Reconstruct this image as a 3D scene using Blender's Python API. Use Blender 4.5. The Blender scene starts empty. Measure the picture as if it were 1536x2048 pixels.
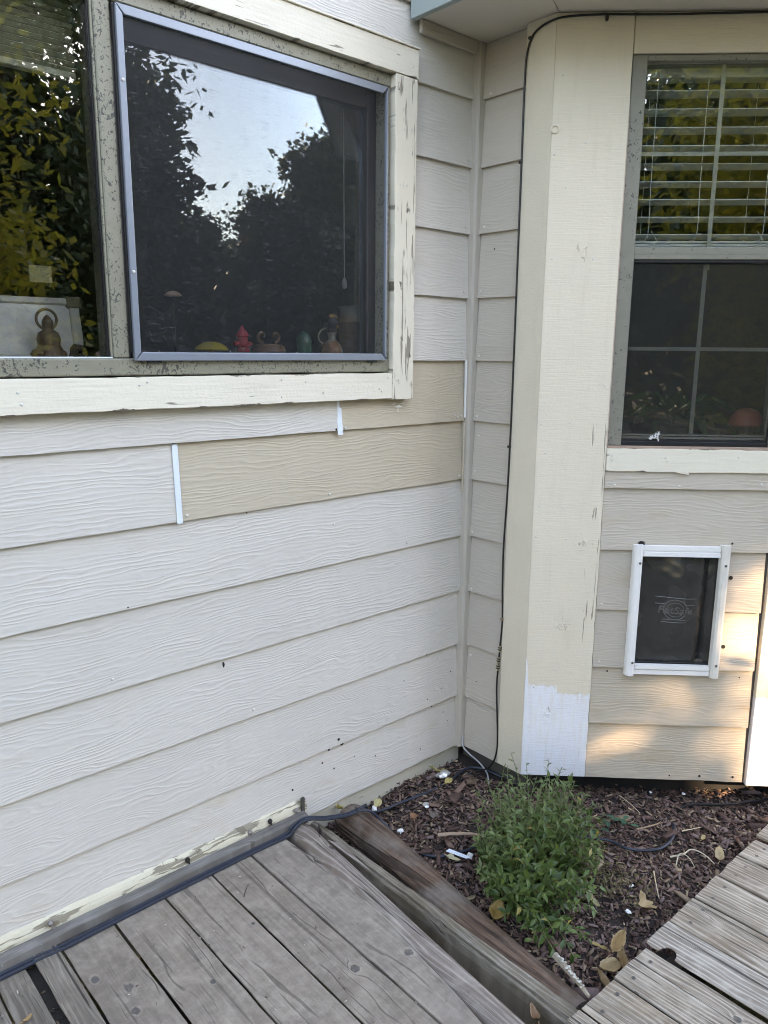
import bpy, bmesh, math, random
import numpy as np
from mathutils import Vector, Matrix

SC = bpy.context.scene
COL = SC.collection
R = math.radians
random.seed(7)
rng = np.random.default_rng(7)

# ------------------------------------------------------------------ camera
cam_d = bpy.data.cameras.new('camera')
cam_d.sensor_fit = 'VERTICAL'
cam_d.sensor_height = 24.0
cam_d.lens = 1538.0 / 2048.0 * 24.0
cam_d.clip_start = 0.05
cam_d.clip_end = 2000.0
cam = bpy.data.objects.new('camera', cam_d)
COL.objects.link(cam)
CAM = Vector((-1.99198, -1.77971, 1.42532))
def cam_axes(yaw, pitch, roll):
    f0 = Vector((math.sin(yaw), math.cos(yaw), 0)); r0 = Vector((math.cos(yaw), -math.sin(yaw), 0)); u0 = Vector((0, 0, 1))
    f = f0 * math.cos(pitch) + u0 * math.sin(pitch); u = -f0 * math.sin(pitch) + u0 * math.cos(pitch)
    return r0 * math.cos(roll) + u * math.sin(roll), -r0 * math.sin(roll) + u * math.cos(roll), f
cr, cu, cf = cam_axes(0.7338769, -0.2050902, 0.0078348)
cam.matrix_world = Matrix(((cr.x, cu.x, -cf.x, CAM.x), (cr.y, cu.y, -cf.y, CAM.y), (cr.z, cu.z, -cf.z, CAM.z), (0, 0, 0, 1)))
SC.camera = cam

# ------------------------------------------------------------------ light
SUN_AZ, SUN_EL = 176.0, 21.0            # azimuth clockwise from +y
SUN = Vector((math.sin(R(SUN_AZ)) * math.cos(R(SUN_EL)), math.cos(R(SUN_AZ)) * math.cos(R(SUN_EL)), math.sin(R(SUN_EL))))
W = bpy.data.worlds.new('World'); SC.world = W; W.use_nodes = True
wn, wl = W.node_tree.nodes, W.node_tree.links
wn.clear()
wo = wn.new('ShaderNodeOutputWorld'); wb = wn.new('ShaderNodeBackground'); ws = wn.new('ShaderNodeTexSky')
ws.sky_type = 'NISHITA'; ws.sun_disc = False
ws.sun_elevation = R(SUN_EL); ws.sun_rotation = R(SUN_AZ)
ws.air_density = 1.0; ws.dust_density = 0.35; ws.ozone_density = 1.6
wb.inputs[1].default_value = 0.15
wl.new(ws.outputs[0], wb.inputs[0]); wl.new(wb.outputs[0], wo.inputs[0])
sd = bpy.data.lights.new('sun', 'SUN'); sd.energy = 2.0; sd.angle = R(0.5); sd.color = (1.0, 0.84, 0.64)
so = bpy.data.objects.new('sun', sd); COL.objects.link(so)
so.rotation_euler = (-SUN).to_track_quat('-Z', 'Y').to_euler()
so.location = (3, -12, 9)
SC.view_settings.view_transform = 'Standard'
SC.view_settings.look = 'None'
SC.view_settings.exposure = 3.5
SC.view_settings.gamma = 1.0
SC.view_settings.use_curve_mapping = False
SC.cycles.filter_width = 1.05
SC.view_settings.use_white_balance = True          # the camera's white balance, set for open shade
SC.view_settings.white_balance_temperature = 8900
SC.view_settings.white_balance_tint = 19

# ------------------------------------------------------------------ helpers
def tag(o, label=None, cat=None, group=None, kind=None):
    if label: o['label'] = label
    if cat: o['category'] = cat
    if group: o['group'] = group
    if kind: o['kind'] = kind
    return o

def empty(name, label=None, cat=None, loc=(0, 0, 0), rotz=0.0, group=None, kind=None):
    o = bpy.data.objects.new(name, None); COL.objects.link(o)
    o.location = loc; o.rotation_euler = (0, 0, rotz); o.empty_display_size = 0.05
    return tag(o, label, cat, group, kind or ('thing' if label and cat else None))

def link_mesh(name, me, mat=None, parent=None, loc=(0, 0, 0), rot=(0, 0, 0)):
    o = bpy.data.objects.new(name, me); COL.objects.link(o)
    if mat is not None and len(me.materials) == 0: me.materials.append(mat)
    o.location = loc; o.rotation_euler = rot
    if parent is not None: o.parent = parent
    return o

class MB:
    def __init__(s): s.v = []; s.f = []; s.mi = []
    def add(s, vs, fs, m=0):
        n = len(s.v); s.v += [tuple(map(float, p)) for p in vs]; s.f += [tuple(i + n for i in f) for f in fs]; s.mi += [m] * len(fs); return s
    def box(s, x0, x1, y0, y1, z0, z1, m=0):
        return s.add([(x0, y0, z0), (x1, y0, z0), (x1, y1, z0), (x0, y1, z0), (x0, y0, z1), (x1, y0, z1), (x1, y1, z1), (x0, y1, z1)],
                     [(3, 2, 1, 0), (4, 5, 6, 7), (0, 1, 5, 4), (1, 2, 6, 5), (2, 3, 7, 6), (3, 0, 4, 7)], m)
    def prism(s, poly, d0, d1, axis='z', m=0):
        n = len(poly)
        def P(p, d):
            return (p[0], p[1], d) if axis == 'z' else ((p[0], d, p[1]) if axis == 'y' else (d, p[0], p[1]))
        vs = [P(p, d0) for p in poly] + [P(p, d1) for p in poly]
        fs = [tuple(range(n))[::-1], tuple(range(n, 2 * n))] + [(i, (i + 1) % n, n + (i + 1) % n, n + i) for i in range(n)]
        return s.add(vs, fs, m)
    def tube(s, pts, r, n=8, m=0, cap=True):
        pts = [Vector(p) for p in pts]; k = len(pts)
        rs = r if hasattr(r, '__len__') else [r] * k
        t0 = (pts[1] - pts[0]).normalized(); a = Vector((0, 0, 1)) if abs(t0.z) < .9 else Vector((1, 0, 0))
        nx = t0.cross(a).normalized(); vs = []; fs = []
        for i, p in enumerate(pts):
            t = (pts[min(i + 1, k - 1)] - pts[max(i - 1, 0)]).normalized()
            nx = (nx - t * nx.dot(t)).normalized(); ny = t.cross(nx)
            for j in range(n):
                an = 2 * math.pi * j / n
                vs.append(p + (nx * math.cos(an) + ny * math.sin(an)) * rs[i])
        for i in range(k - 1):
            for j in range(n):
                fs.append((i * n + j, i * n + (j + 1) % n, (i + 1) * n + (j + 1) % n, (i + 1) * n + j))
        if cap: fs += [tuple(range(n))[::-1], tuple(range((k - 1) * n, k * n))]
        return s.add(vs, fs, m)
    def lathe(s, prof, n=20, c=(0, 0, 0), m=0):
        vs = []; fs = []; k = len(prof)
        for r, z in prof:
            for j in range(n):
                an = 2 * math.pi * j / n; vs.append((c[0] + r * math.cos(an), c[1] + r * math.sin(an), c[2] + z))
        for i in range(k - 1):
            for j in range(n): fs.append((i * n + j, i * n + (j + 1) % n, (i + 1) * n + (j + 1) % n, (i + 1) * n + j))
        fs += [tuple(range(n))[::-1], tuple(range((k - 1) * n, k * n))]
        return s.add(vs, fs, m)
    def torus(s, c, R0, r0, n=28, k=8, ax='y', sx=1.0, m=0):
        vs = []; fs = []
        for i in range(n):
            a = 2 * math.pi * i / n
            for j in range(k):
                b = 2 * math.pi * j / k
                u = (R0 + r0 * math.cos(b)) * math.cos(a) * sx; w = (R0 + r0 * math.cos(b)) * math.sin(a); d = r0 * math.sin(b)
                vs.append((c[0] + u, c[1] + d, c[2] + w) if ax == 'y' else (c[0] + u, c[1] + w, c[2] + d))
        for i in range(n):
            for j in range(k): fs.append((i * k + j, i * k + (j + 1) % k, ((i + 1) % n) * k + (j + 1) % k, ((i + 1) % n) * k + j))
        return s.add(vs, fs, m)
    def mesh(s, name, mats=(), smooth=False, bevel=0.0, seg=1, merge=False):
        me = bpy.data.meshes.new(name); me.from_pydata(s.v, [], s.f)
        for mt in mats: me.materials.append(mt)
        if len(mats) > 1: me.polygons.foreach_set('material_index', s.mi)
        bm = bmesh.new(); bm.from_mesh(me)
        if merge: bmesh.ops.remove_doubles(bm, verts=bm.verts, dist=1e-5)
        bmesh.ops.recalc_face_normals(bm, faces=bm.faces)
        if bevel > 0:
            es = [e for e in bm.edges if len(e.link_faces) == 2 and e.calc_face_angle(0) > 0.6]
            bmesh.ops.bevel(bm, geom=es, offset=bevel, segments=seg, affect='EDGES', profile=0.6, clamp_overlap=True)
        bm.to_mesh(me); bm.free()
        if smooth:
            me.polygons.foreach_set('use_smooth', [True] * len(me.polygons))
            try: me.set_sharp_from_angle(angle=R(38))
            except Exception: pass
        me.update()
        return me
    def build(s, name, mat, parent=None, loc=(0, 0, 0), rot=(0, 0, 0), smooth=False, bevel=0.0, seg=1, merge=False):
        mats = mat if isinstance(mat, (list, tuple)) else [mat]
        return link_mesh(name, s.mesh(name, mats, smooth, bevel, seg, merge), None, parent, loc, rot)

def bx(name, mat, parent, x0, x1, y0, y1, z0, z1, bevel=0.002, seg=1):
    """one box part with its own centre as origin"""
    c = ((x0 + x1) / 2, (y0 + y1) / 2, (z0 + z1) / 2)
    return MB().box(x0 - c[0], x1 - c[0], y0 - c[1], y1 - c[1], z0 - c[2], z1 - c[2]).build(name, mat, parent, c, bevel=bevel, seg=seg)

def smooth_path(pts, sub=6):
    pts = [Vector(p) for p in pts]; out = []
    for i in range(len(pts) - 1):
        p0 = pts[max(i - 1, 0)]; p1 = pts[i]; p2 = pts[i + 1]; p3 = pts[min(i + 2, len(pts) - 1)]
        for k in range(sub):
            t = k / sub
            out.append(0.5 * ((2 * p1) + (-p0 + p2) * t + (2 * p0 - 5 * p1 + 4 * p2 - p3) * t * t + (-p0 + 3 * p1 - 3 * p2 + p3) * t ** 3))
    out.append(pts[-1]); return out

def np_mesh(name, V, F, mats, mi=None, smooth=False):
    """V (n,3), F (m,k) arrays, all faces the same size"""
    me = bpy.data.meshes.new(name); V = np.asarray(V, np.float32); F = np.asarray(F, np.int32); m, k = F.shape
    me.vertices.add(len(V)); me.vertices.foreach_set('co', V.ravel())
    me.loops.add(m * k); me.loops.foreach_set('vertex_index', F.ravel())
    me.polygons.add(m); me.polygons.foreach_set('loop_start', np.arange(0, m * k, k, dtype=np.int32))
    try: me.polygons.foreach_set('loop_total', np.full(m, k, np.int32))
    except Exception: pass
    for mt in mats: me.materials.append(mt)
    if mi is not None: me.polygons.foreach_set('material_index', np.asarray(mi, np.int32))
    if smooth: me.polygons.foreach_set('use_smooth', np.ones(m, bool))
    me.update(calc_edges=True); me.validate()
    return me

# ------------------------------------------------------------------ materials
class NT:
    def __init__(s, name):
        s.mat = bpy.data.materials.new(name); s.mat.use_nodes = True
        s.t = s.mat.node_tree; s.n = s.t.nodes; s.l = s.t.links; s.n.clear()
        s.out = s.n.new('ShaderNodeOutputMaterial')
        s.tc = s.n.new('ShaderNodeTexCoord'); s.oi = s.n.new('ShaderNodeObjectInfo')
    def sock(s, i, v):
        if hasattr(v, 'node'): s.l.new(v, i)
        else: i.default_value = v
    def m(s, op, a, b=0.0, c=None, clamp=False):
        n = s.n.new('ShaderNodeMath'); n.operation = op; n.use_clamp = clamp
        s.sock(n.inputs[0], a); s.sock(n.inputs[1], b)
        if c is not None: s.sock(n.inputs[2], c)
        return n.outputs[0]
    def vm(s, op, a, b):
        n = s.n.new('ShaderNodeVectorMath'); n.operation = op; s.sock(n.inputs[0], a); s.sock(n.inputs[1], b); return n.outputs[0]
    def xyz(s, x, y, z):
        n = s.n.new('ShaderNodeCombineXYZ'); s.sock(n.inputs[0], x); s.sock(n.inputs[1], y); s.sock(n.inputs[2], z); return n.outputs[0]
    def sep(s, v):
        n = s.n.new('ShaderNodeSeparateXYZ'); s.l.new(v, n.inputs[0]); return n.outputs
    def noise(s, vec, scale, detail=2.0, rough=0.5, dist=0.0):
        n = s.n.new('ShaderNodeTexNoise'); s.l.new(vec, n.inputs['Vector']); s.sock(n.inputs['Scale'], scale)
        n.inputs['Detail'].default_value = detail; n.inputs['Roughness'].default_value = rough; n.inputs['Distortion'].default_value = dist
        return n.outputs[0]
    def voro(s, vec, scale, feature='F1', out=0, rand=1.0):
        n = s.n.new('ShaderNodeTexVoronoi'); n.feature = feature; s.l.new(vec, n.inputs['Vector']); n.inputs['Scale'].default_value = scale
        n.inputs['Randomness'].default_value = rand
        return n.outputs[out]
    def ramp(s, v, a, b, lo=0.0, hi=1.0, smooth=True):
        n = s.n.new('ShaderNodeMapRange'); n.interpolation_type = 'SMOOTHSTEP' if smooth else 'LINEAR'
        s.sock(n.inputs[0], v); s.sock(n.inputs[1], a); s.sock(n.inputs[2], b); s.sock(n.inputs[3], lo); s.sock(n.inputs[4], hi); return n.outputs[0]
    def mix(s, f, a, b, mode='MIX'):
        n = s.n.new('ShaderNodeMix'); n.data_type = 'RGBA'; n.blend_type = mode; s.sock(n.inputs[0], f)
        for i, v in ((6, a), (7, b)):
            if hasattr(v, 'node'): s.l.new(v, n.inputs[i])
            else: n.inputs[i].default_value = (*v, 1) if len(v) == 3 else v
        return n.outputs[2]
    def bump(s, h, dist=0.002, strength=1.0, normal=None):
        n = s.n.new('ShaderNodeBump'); n.inputs['Strength'].default_value = strength; n.inputs['Distance'].default_value = dist
        s.l.new(h, n.inputs['Height'])
        if normal is not None: s.l.new(normal, n.inputs['Normal'])
        return n.outputs[0]
    def bsdf(s, color, rough=0.6, normal=None, metal=0.0, spec=0.5, trans=None, coat=0.0):
        n = s.n.new('ShaderNodeBsdfPrincipled')
        if hasattr(color, 'node'): s.l.new(color, n.inputs['Base Color'])
        else: n.inputs['Base Color'].default_value = (*color, 1)
        s.sock(n.inputs['Roughness'], rough); s.sock(n.inputs['Metallic'], metal); n.inputs['Specular IOR Level'].default_value = spec
        if coat: n.inputs['Coat Weight'].default_value = coat
        if normal is not None: s.l.new(normal, n.inputs['Normal'])
        return n.outputs[0]
    def done(s, sh): s.l.new(sh, s.out.inputs[0]); return s.mat
    @property
    def obj(s): return s.tc.outputs['Object']
    @property
    def gen(s): return s.tc.outputs['Generated']
    @property
    def rnd(s): return s.oi.outputs['Random']

def mat_plain(name, col, rough=0.6, var=0.12, scale=40.0, metal=0.0, bump=0.0, spec=0.5, coat=0.0):
    t = NT(name); n = t.noise(t.vm('ADD', t.obj, t.xyz(t.m('MULTIPLY', t.rnd, 37.0), 3.1, 7.7)), scale, 3)
    c = t.mix(n, tuple(x * (1 - var) for x in col), tuple(min(1, x * (1 + var)) for x in col))
    nr = t.bump(n, bump) if bump else None
    return t.done(t.bsdf(c, rough, nr, metal, spec, coat=coat))

def mat_siding(name, col, dirt=0.5, stain=0.15):
    """painted hardboard with an embossed wood grain along local X"""
    t = NT(name); x, y, z = t.sep(t.obj); r = t.rnd
    xo = t.m('ADD', x, t.m('MULTIPLY', r, 91.0)); zo = t.m('ADD', z, t.m('MULTIPLY', r, 17.0))
    w1 = t.noise(t.xyz(t.m('MULTIPLY', xo, 2.1), 0.0, t.m('MULTIPLY', zo, 9.0)), 1.0, 2.5, 0.55)
    w2 = t.noise(t.xyz(t.m('MULTIPLY', xo, 9.0), 4.0, t.m('MULTIPLY', zo, 40.0)), 1.0, 2)
    ph = t.m('ADD', t.m('MULTIPLY', zo, 92.0), t.m('ADD', t.m('MULTIPLY', w1, t.m('ADD', 6.0, t.m('MULTIPLY', t.m('FRACT', t.m('MULTIPLY', r, 5.7)), 13.0))), t.m('MULTIPLY', w2, 2.2)))
    s1 = t.m('SINE', t.m('MULTIPLY', ph, 6.2832)); s1 = t.m('ADD', t.m('MULTIPLY', s1, 0.5), 0.5)
    s1 = t.m('POWER', s1, 2.2)
    br = t.noise(t.xyz(t.m('MULTIPLY', xo, 22.0), 9.0, t.m('MULTIPLY', zo, 125.0)), 1.0, 3, 0.6)
    am = t.ramp(t.noise(t.xyz(t.m('MULTIPLY', xo, 4.0), 2.0, t.m('MULTIPLY', zo, 20.0)), 1.0, 2), 0.33, 0.62, 0.25, 1.0)
    h = t.m('ADD', t.m('MULTIPLY', t.m('MULTIPLY', s1, am), 0.75), t.m('MULTIPLY', br, 0.95))
    und = t.noise(t.obj, 5.0, 1)
    h2 = t.m('ADD', h, t.m('MULTIPLY', und, 1.2))
    nr = t.bump(h2, 0.00115, 0.72)
    big = t.noise(t.vm('ADD', t.obj, t.xyz(t.m('MULTIPLY', r, 53.0), 0, 0)), 3.0, 3)
    base = t.mix(big, tuple(c * 0.93 for c in col), tuple(min(c * 1.05, 1) for c in col))
    base = t.mix(t.ramp(h, 0.62, 0.25, 0.0, 0.12), base, (0.30, 0.27, 0.225))
    stn = t.noise(t.xyz(t.m('MULTIPLY', xo, 5.0), 3.0, t.m('MULTIPLY', zo, 14.0)), 1.0, 4, 0.65)
    base = t.mix(t.ramp(stn, 0.5, 0.8, 0.0, stain), base, tuple(c * k for c, k in zip(col, (0.80, 0.66, 0.47))))
    per = t.m('ADD', 0.955, t.m('MULTIPLY', r, 0.07))
    base = t.mix(1.0, base, t.xyz(per, per, per), 'MULTIPLY')
    # mildew specks
    vo = t.voro(t.vm('ADD', t.obj, t.xyz(t.m('MULTIPLY', r, 29.0), 0, 0)), 17.0)
    thin = t.ramp(t.noise(t.obj, 3.3, 2), 0.5, 0.75)
    sp = t.m('MULTIPLY', t.ramp(vo, 0.045, 0.02), t.m('MULTIPLY', thin, dirt))
    base = t.mix(sp, base, (0.10, 0.085, 0.06))
    return t.done(t.bsdf(base, 0.5, nr, spec=0.35))

def mat_trim(name, col, axis='x', peel=0.5, wood=(0.20, 0.165, 0.125), primer=None, knots=(), edge=0.0, sawn=True, zone_x=None, grime=0.0):
    """old painted board, grain along axis; peel = amount of cracks; primer=(z split, colour)"""
    t = NT(name); x, y, z = t.sep(t.obj); r = t.m('MULTIPLY', t.rnd, 43.0)
    a, b = (x, z) if axis == 'x' else (z, x)
    ao = t.m('ADD', a, r)
    cr = t.noise(t.xyz(t.m('MULTIPLY', ao, 5.0), y, t.m('MULTIPLY', b, 85.0)), 1.0, 3, 0.6, 0.6)
    zone = t.noise(t.xyz(t.m('MULTIPLY', ao, 6.0), 5.0, t.m('MULTIPLY', b, 12.0)), 1.0, 3, 0.6)
    th = t.m('SUBTRACT', 0.80 - 0.17 * peel, t.m('MULTIPLY', t.m('SUBTRACT', zone, 0.5), 0.42 * (0.4 + peel)))
    if zone_x:
        zm = t.m('MULTIPLY', t.ramp(x, zone_x[0], zone_x[1]), t.ramp(z, zone_x[3], zone_x[2]))
        th = t.m('SUBTRACT', th, t.m('MULTIPLY', zm, 0.20))
    crack = t.ramp(cr, th, t.m('ADD', th, 0.045))
    flake = t.noise(t.xyz(t.m('MULTIPLY', ao, 26.0), y, t.m('MULTIPLY', b, 45.0)), 1.0, 3)
    fth = 0.85 - 0.19 * peel
    fl = t.m('MULTIPLY', t.ramp(flake, fth, fth + 0.012), t.ramp(zone, 0.5, 0.58))
    mask = t.m('MAXIMUM', t.m('MULTIPLY', crack, 0.8), fl)
    if edge:
        g = t.sep(t.gen); ga = g[2] if axis == 'x' else g[0]
        e = t.m('MINIMUM', ga, t.m('SUBTRACT', 1.0, ga))
        en = t.noise(t.xyz(t.m('MULTIPLY', ao, 6.0), 7.0, t.m('MULTIPLY', b, 25.0)), 1.0, 5, 0.7)
        lim_ = t.m('MULTIPLY', t.ramp(en, 0.50, 0.74, smooth=False), edge * 1.3)
        mask = t.m('MAXIMUM', mask, t.ramp(t.m('SUBTRACT', lim_, e), 0.0, 0.02))
    lines = t.noise(t.xyz(t.m('MULTIPLY', x, 14.0), t.m('MULTIPLY', y, 200.0), t.m('MULTIPLY', z, 230.0)), 1.0, 2) if sawn else \
        t.noise(t.xyz(t.m('MULTIPLY', ao, 9.0), y, t.m('MULTIPLY', b, 150.0)), 1.0, 3)
    orange = t.noise(t.obj, 120.0, 2)
    h = t.m('ADD', t.m('MULTIPLY', lines, 0.7), t.m('MULTIPLY', orange, 0.4))
    big = t.noise(t.obj, 6.0, 3)
    c = t.mix(big, tuple(k * 0.95 for k in col), tuple(min(1, k * 1.04) for k in col))
    ringm = None
    for (kx, kz, kr) in knots:
        dx = t.m('SUBTRACT', x, kx); dz = t.m('MULTIPLY', t.m('SUBTRACT', z, kz), 0.8)
        d = t.m('SQRT', t.m('ADD', t.m('MULTIPLY', dx, dx), t.m('MULTIPLY', dz, dz)))
        d = t.m('ADD', d, t.m('MULTIPLY', t.m('SUBTRACT', t.noise(t.obj, 45.0, 2), 0.5), kr * 0.8))
        ring = t.m('MULTIPLY', t.m('ABSOLUTE', t.m('SINE', t.m('MULTIPLY', d, 3.1416 / (kr * 0.5)))), t.ramp(d, kr * 1.5, kr * 0.5))
        chip = t.m('MULTIPLY', t.ramp(t.noise(t.xyz(t.m('MULTIPLY', x, 95.0), 1.0, t.m('MULTIPLY', z, 40.0)), 1.0, 3), 0.60, 0.66), t.ramp(d, kr * 1.9, kr * 0.9))
        h = t.m('SUBTRACT', t.m('ADD', h, t.m('MULTIPLY', t.m('MULTIPLY', ring, t.ramp(t.noise(t.obj, 38.0, 2), 0.48, 0.6)), 1.1)), t.m('MULTIPLY', chip, 2.6))
        ringm = chip if ringm is None else t.m('MAXIMUM', ringm, chip)
    if primer:
        x0, zl, zr, pcol = primer[:4]
        n1 = t.noise(t.xyz(t.m('MULTIPLY', x, 60.0), 0, t.m('MULTIPLY', z, 9.0)), 1.0, 3)
        lim = t.ramp(x, x0, x0 + 0.006, zl, zr)
        spike = t.m('MULTIPLY', t.ramp(x, primer[4], primer[4] + 0.012, 1.0, 0.0), 0.10) if len(primer) > 4 else 0.0
        lim = t.m('ADD', lim, spike)
        pm = t.ramp(t.m('ADD', z, t.m('MULTIPLY', t.m('SUBTRACT', n1, 0.5), 0.03)), t.m('ADD', lim, 0.005), t.m('SUBTRACT', lim, 0.004))
        th2 = t.noise(t.xyz(t.m('MULTIPLY', x, 90.0), 0, t.m('MULTIPLY', z, 14.0)), 1.0, 3)
        pm = t.m('MULTIPLY', pm, t.ramp(th2, 0.25, 0.6, 0.66, 0.97))
        c = t.mix(pm, c, pcol)
        mask = t.m('MULTIPLY', mask, t.m('SUBTRACT', 1.0, t.m('MULTIPLY', pm, 0.9)))
    gr_ = t.noise(t.xyz(t.m('MULTIPLY', a, 4.0), y, t.m('MULTIPLY', b, 30.0)), 1.0, 4, 0.65)
    c = t.mix(t.ramp(gr_, 0.48, 0.8, 0.0, 0.12 + grime), c, (0.36, 0.29, 0.20))
    wn_ = t.noise(t.xyz(t.m('MULTIPLY', ao, 8.0), y, t.m('MULTIPLY', b, 240.0)), 1.0, 2)
    wc = t.mix(wn_, tuple(k * 0.55 for k in wood), tuple(k * 1.3 for k in wood))
    c = t.mix(mask, c, wc)
    if ringm is not None: c = t.mix(t.m('MULTIPLY', ringm, 0.35), c, (0.40, 0.33, 0.22))
    h = t.m('SUBTRACT', h, t.m('MULTIPLY', mask, 0.9))
    return t.done(t.bsdf(c, 0.5, t.bump(h, 0.0016, 0.9), spec=0.35))

def mat_speckled(name, col, amount=0.5, dark=(0.035, 0.032, 0.034)):
    t = NT(name); v = t.vm('ADD', t.obj, t.xyz(t.m('MULTIPLY', t.rnd, 31.0), 0, 0))
    x, y, z = t.sep(v)
    st = t.xyz(t.m('MULTIPLY', x, 1.0), t.m('MULTIPLY', y, 1.0), t.m('MULTIPLY', z, 0.8))
    n1 = t.noise(st, 120.0, 3, 0.6, 0.8); n2 = t.noise(st, 240.0, 2); zo = t.noise(v, 9.0, 2)
    th = t.m('SUBTRACT', 0.73 - 0.16 * amount, t.m('MULTIPLY', t.m('SUBTRACT', zo, 0.5), 0.30))
    mk = t.m('MAXIMUM', t.ramp(n1, th, t.m('ADD', th, 0.03)), t.m('MULTIPLY', t.ramp(n2, t.m('ADD', th, 0.06), t.m('ADD', th, 0.09)), 0.8))
    c = t.mix(t.noise(v, 30.0, 3), tuple(k * 0.85 for k in col), tuple(k * 1.12 for k in col))
    c = t.mix(t.m('MULTIPLY', mk, 0.8), c, dark)
    return t.done(t.bsdf(c, 0.45, t.bump(n2, 0.0004), metal=0.15, spec=0.4))

def mat_deck(name, c1, c2, knots=(), groove=0.5, stain=(0.20, 0.15, 0.11), blotch=0.5, checks=1.0, smooth=False):
    """weathered softwood, grain along local Y"""
    t = NT(name); x, y, z = t.sep(t.obj); r = t.rnd
    xo = t.m('ADD', x, t.m('MULTIPLY', r, 13.0)); yo = t.m('ADD', y, t.m('MULTIPLY', r, 57.0))
    warp = t.noise(t.xyz(t.m('MULTIPLY', xo, 9.0), t.m('MULTIPLY', yo, 1.6), z), 1.0, 3, 0.55)
    ph = t.m('ADD', t.m('MULTIPLY', xo, 34.0 if smooth else 70.0), t.m('MULTIPLY', warp, 5.0 if smooth else 6.5))
    kd = None
    for (kx, ky, kr) in knots:
        dx = t.m('SUBTRACT', x, kx); dy = t.m('MULTIPLY', t.m('SUBTRACT', y, ky), 0.75)
        d = t.m('SQRT', t.m('ADD', t.m('MULTIPLY', dx, dx), t.m('MULTIPLY', dy, dy)))
        g = t.m('DIVIDE', kr * 1.6, t.m('ADD', d, kr * 0.8))
        ph = t.m('ADD', ph, t.m('MULTIPLY', t.m('MULTIPLY', g, g), 1.6))
        kk = t.ramp(t.m('ADD', d, t.m('MULTIPLY', t.m('SUBTRACT', t.noise(t.obj, 60.0, 3), 0.5), kr * 1.6)), kr * 1.15, kr * 0.75)
        rim = t.m('MULTIPLY', t.ramp(d, kr * 1.7, kr * 1.05), t.m('SUBTRACT', 1.0, kk))
        kd = (kk, rim) if kd is None else (t.m('MAXIMUM', kd[0], kk), t.m('MAXIMUM', kd[1], rim))
    s = t.m('ADD', t.m('MULTIPLY', t.m('SINE', t.m('MULTIPLY', ph, 6.2832)), 0.5), 0.5)
    zone = t.noise(t.xyz(t.m('MULTIPLY', xo, 16.0), t.m('MULTIPLY', yo, 3.2), 8.0), 1.0, 3, 0.6)
    line = t.m('MULTIPLY', t.ramp(s, 0.955, 0.995), t.ramp(zone, 0.50, 0.60))
    s = t.m('POWER', s, 3.0)
    fine = t.ramp(t.noise(t.xyz(t.m('MULTIPLY', xo, 190.0), t.m('MULTIPLY', yo, 4.5), z), 1.0, 4, 0.7), 0.25, 0.75, smooth=False)
    med = t.noise(t.xyz(t.m('MULTIPLY', xo, 110.0), t.m('MULTIPLY', yo, 3.0), z), 1.0, 2)
    bl = t.noise(t.vm('ADD', t.obj, t.xyz(t.m('MULTIPLY', r, 21.0), 0, 0)), 7.0, 4, 0.65)
    chk = t.noise(t.xyz(t.m('MULTIPLY', xo, 62.0), t.m('MULTIPLY', yo, 1.3), 3.0), 1.0, 3, 0.55, 0.3)
    chk = t.m('MULTIPLY', t.ramp(chk, 0.625, 0.65), checks)
    iso = t.noise(t.vm('ADD', t.obj, t.xyz(t.m('MULTIPLY', r, 11.0), 0, 0)), 38.0, 5, 0.7)
    if smooth: f = t.m('ADD', t.m('MULTIPLY', s, 0.3 * groove), t.m('ADD', t.m('MULTIPLY', fine, 0.24), t.m('MULTIPLY', iso, 0.75)))
    else: f = t.m('ADD', t.m('MULTIPLY', s, 0.5 * groove), t.m('ADD', t.m('MULTIPLY', fine, 0.5), t.m('MULTIPLY', med, 0.35)))
    c = t.mix(t.ramp(f, 0.2, 0.95), c1, c2)
    c = t.mix(t.m('MULTIPLY', t.ramp(bl, 0.40, 0.75), blotch), c, stain)
    per = t.m('ADD', 0.88, t.m('MULTIPLY', t.m('FRACT', t.m('MULTIPLY', r, 7.3)), 0.24))
    c = t.mix(1.0, c, t.xyz(per, per, per), 'MULTIPLY')
    cl1 = t.noise(t.vm('ADD', t.xyz(t.m('MULTIPLY', x, 12.0), t.m('MULTIPLY', y, 10.0), 0.0), t.xyz(t.m('MULTIPLY', r, 77.0), 0, 0)), 1.0, 5, 0.62, 0.4)
    c = t.mix(t.ramp(cl1, 0.46, 0.72, 0.0, 0.34), c, tuple(min(1, k * 1.28) for k in c2))
    c = t.mix(t.ramp(cl1, 0.48, 0.26, 0.0, 0.34), c, tuple(k * 0.95 for k in c1))
    wear = t.ramp(t.noise(t.obj, 70.0, 3), 0.70, 0.76, 0.0, 0.35)
    c = t.mix(wear, c, (0.5, 0.48, 0.45))
    if kd:
        kring = t.m('ADD', t.m('MULTIPLY', t.noise(t.obj, 160.0, 2), 0.5), 0.5)
        c = t.mix(t.m('MULTIPLY', t.m('MULTIPLY', kd[1], t.noise(t.obj, 50.0, 2)), 0.5), c, tuple(min(1, k * 1.15) for k in c2))
        c = t.mix(t.m('MULTIPLY', kd[0], t.ramp(t.noise(t.obj, 90.0, 3), 0.25, 0.6, 0.45, 0.92)), c, t.mix(kring, (0.05, 0.045, 0.042), (0.13, 0.115, 0.105)))
    c = t.mix(t.m('MULTIPLY', line, 0.55), c, (0.05, 0.038, 0.03))
    c = t.mix(t.m('MULTIPLY', chk, 0.8), c, (0.035, 0.03, 0.026))
    h = t.m('SUBTRACT', t.m('ADD', t.m('MULTIPLY', s, 0.7 * groove), t.m('ADD', t.m('MULTIPLY', fine, 0.5), t.m('MULTIPLY', med, 0.3))), t.m('ADD', t.m('MULTIPLY', line, 0.8), t.m('MULTIPLY', chk, 1.2)))
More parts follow.
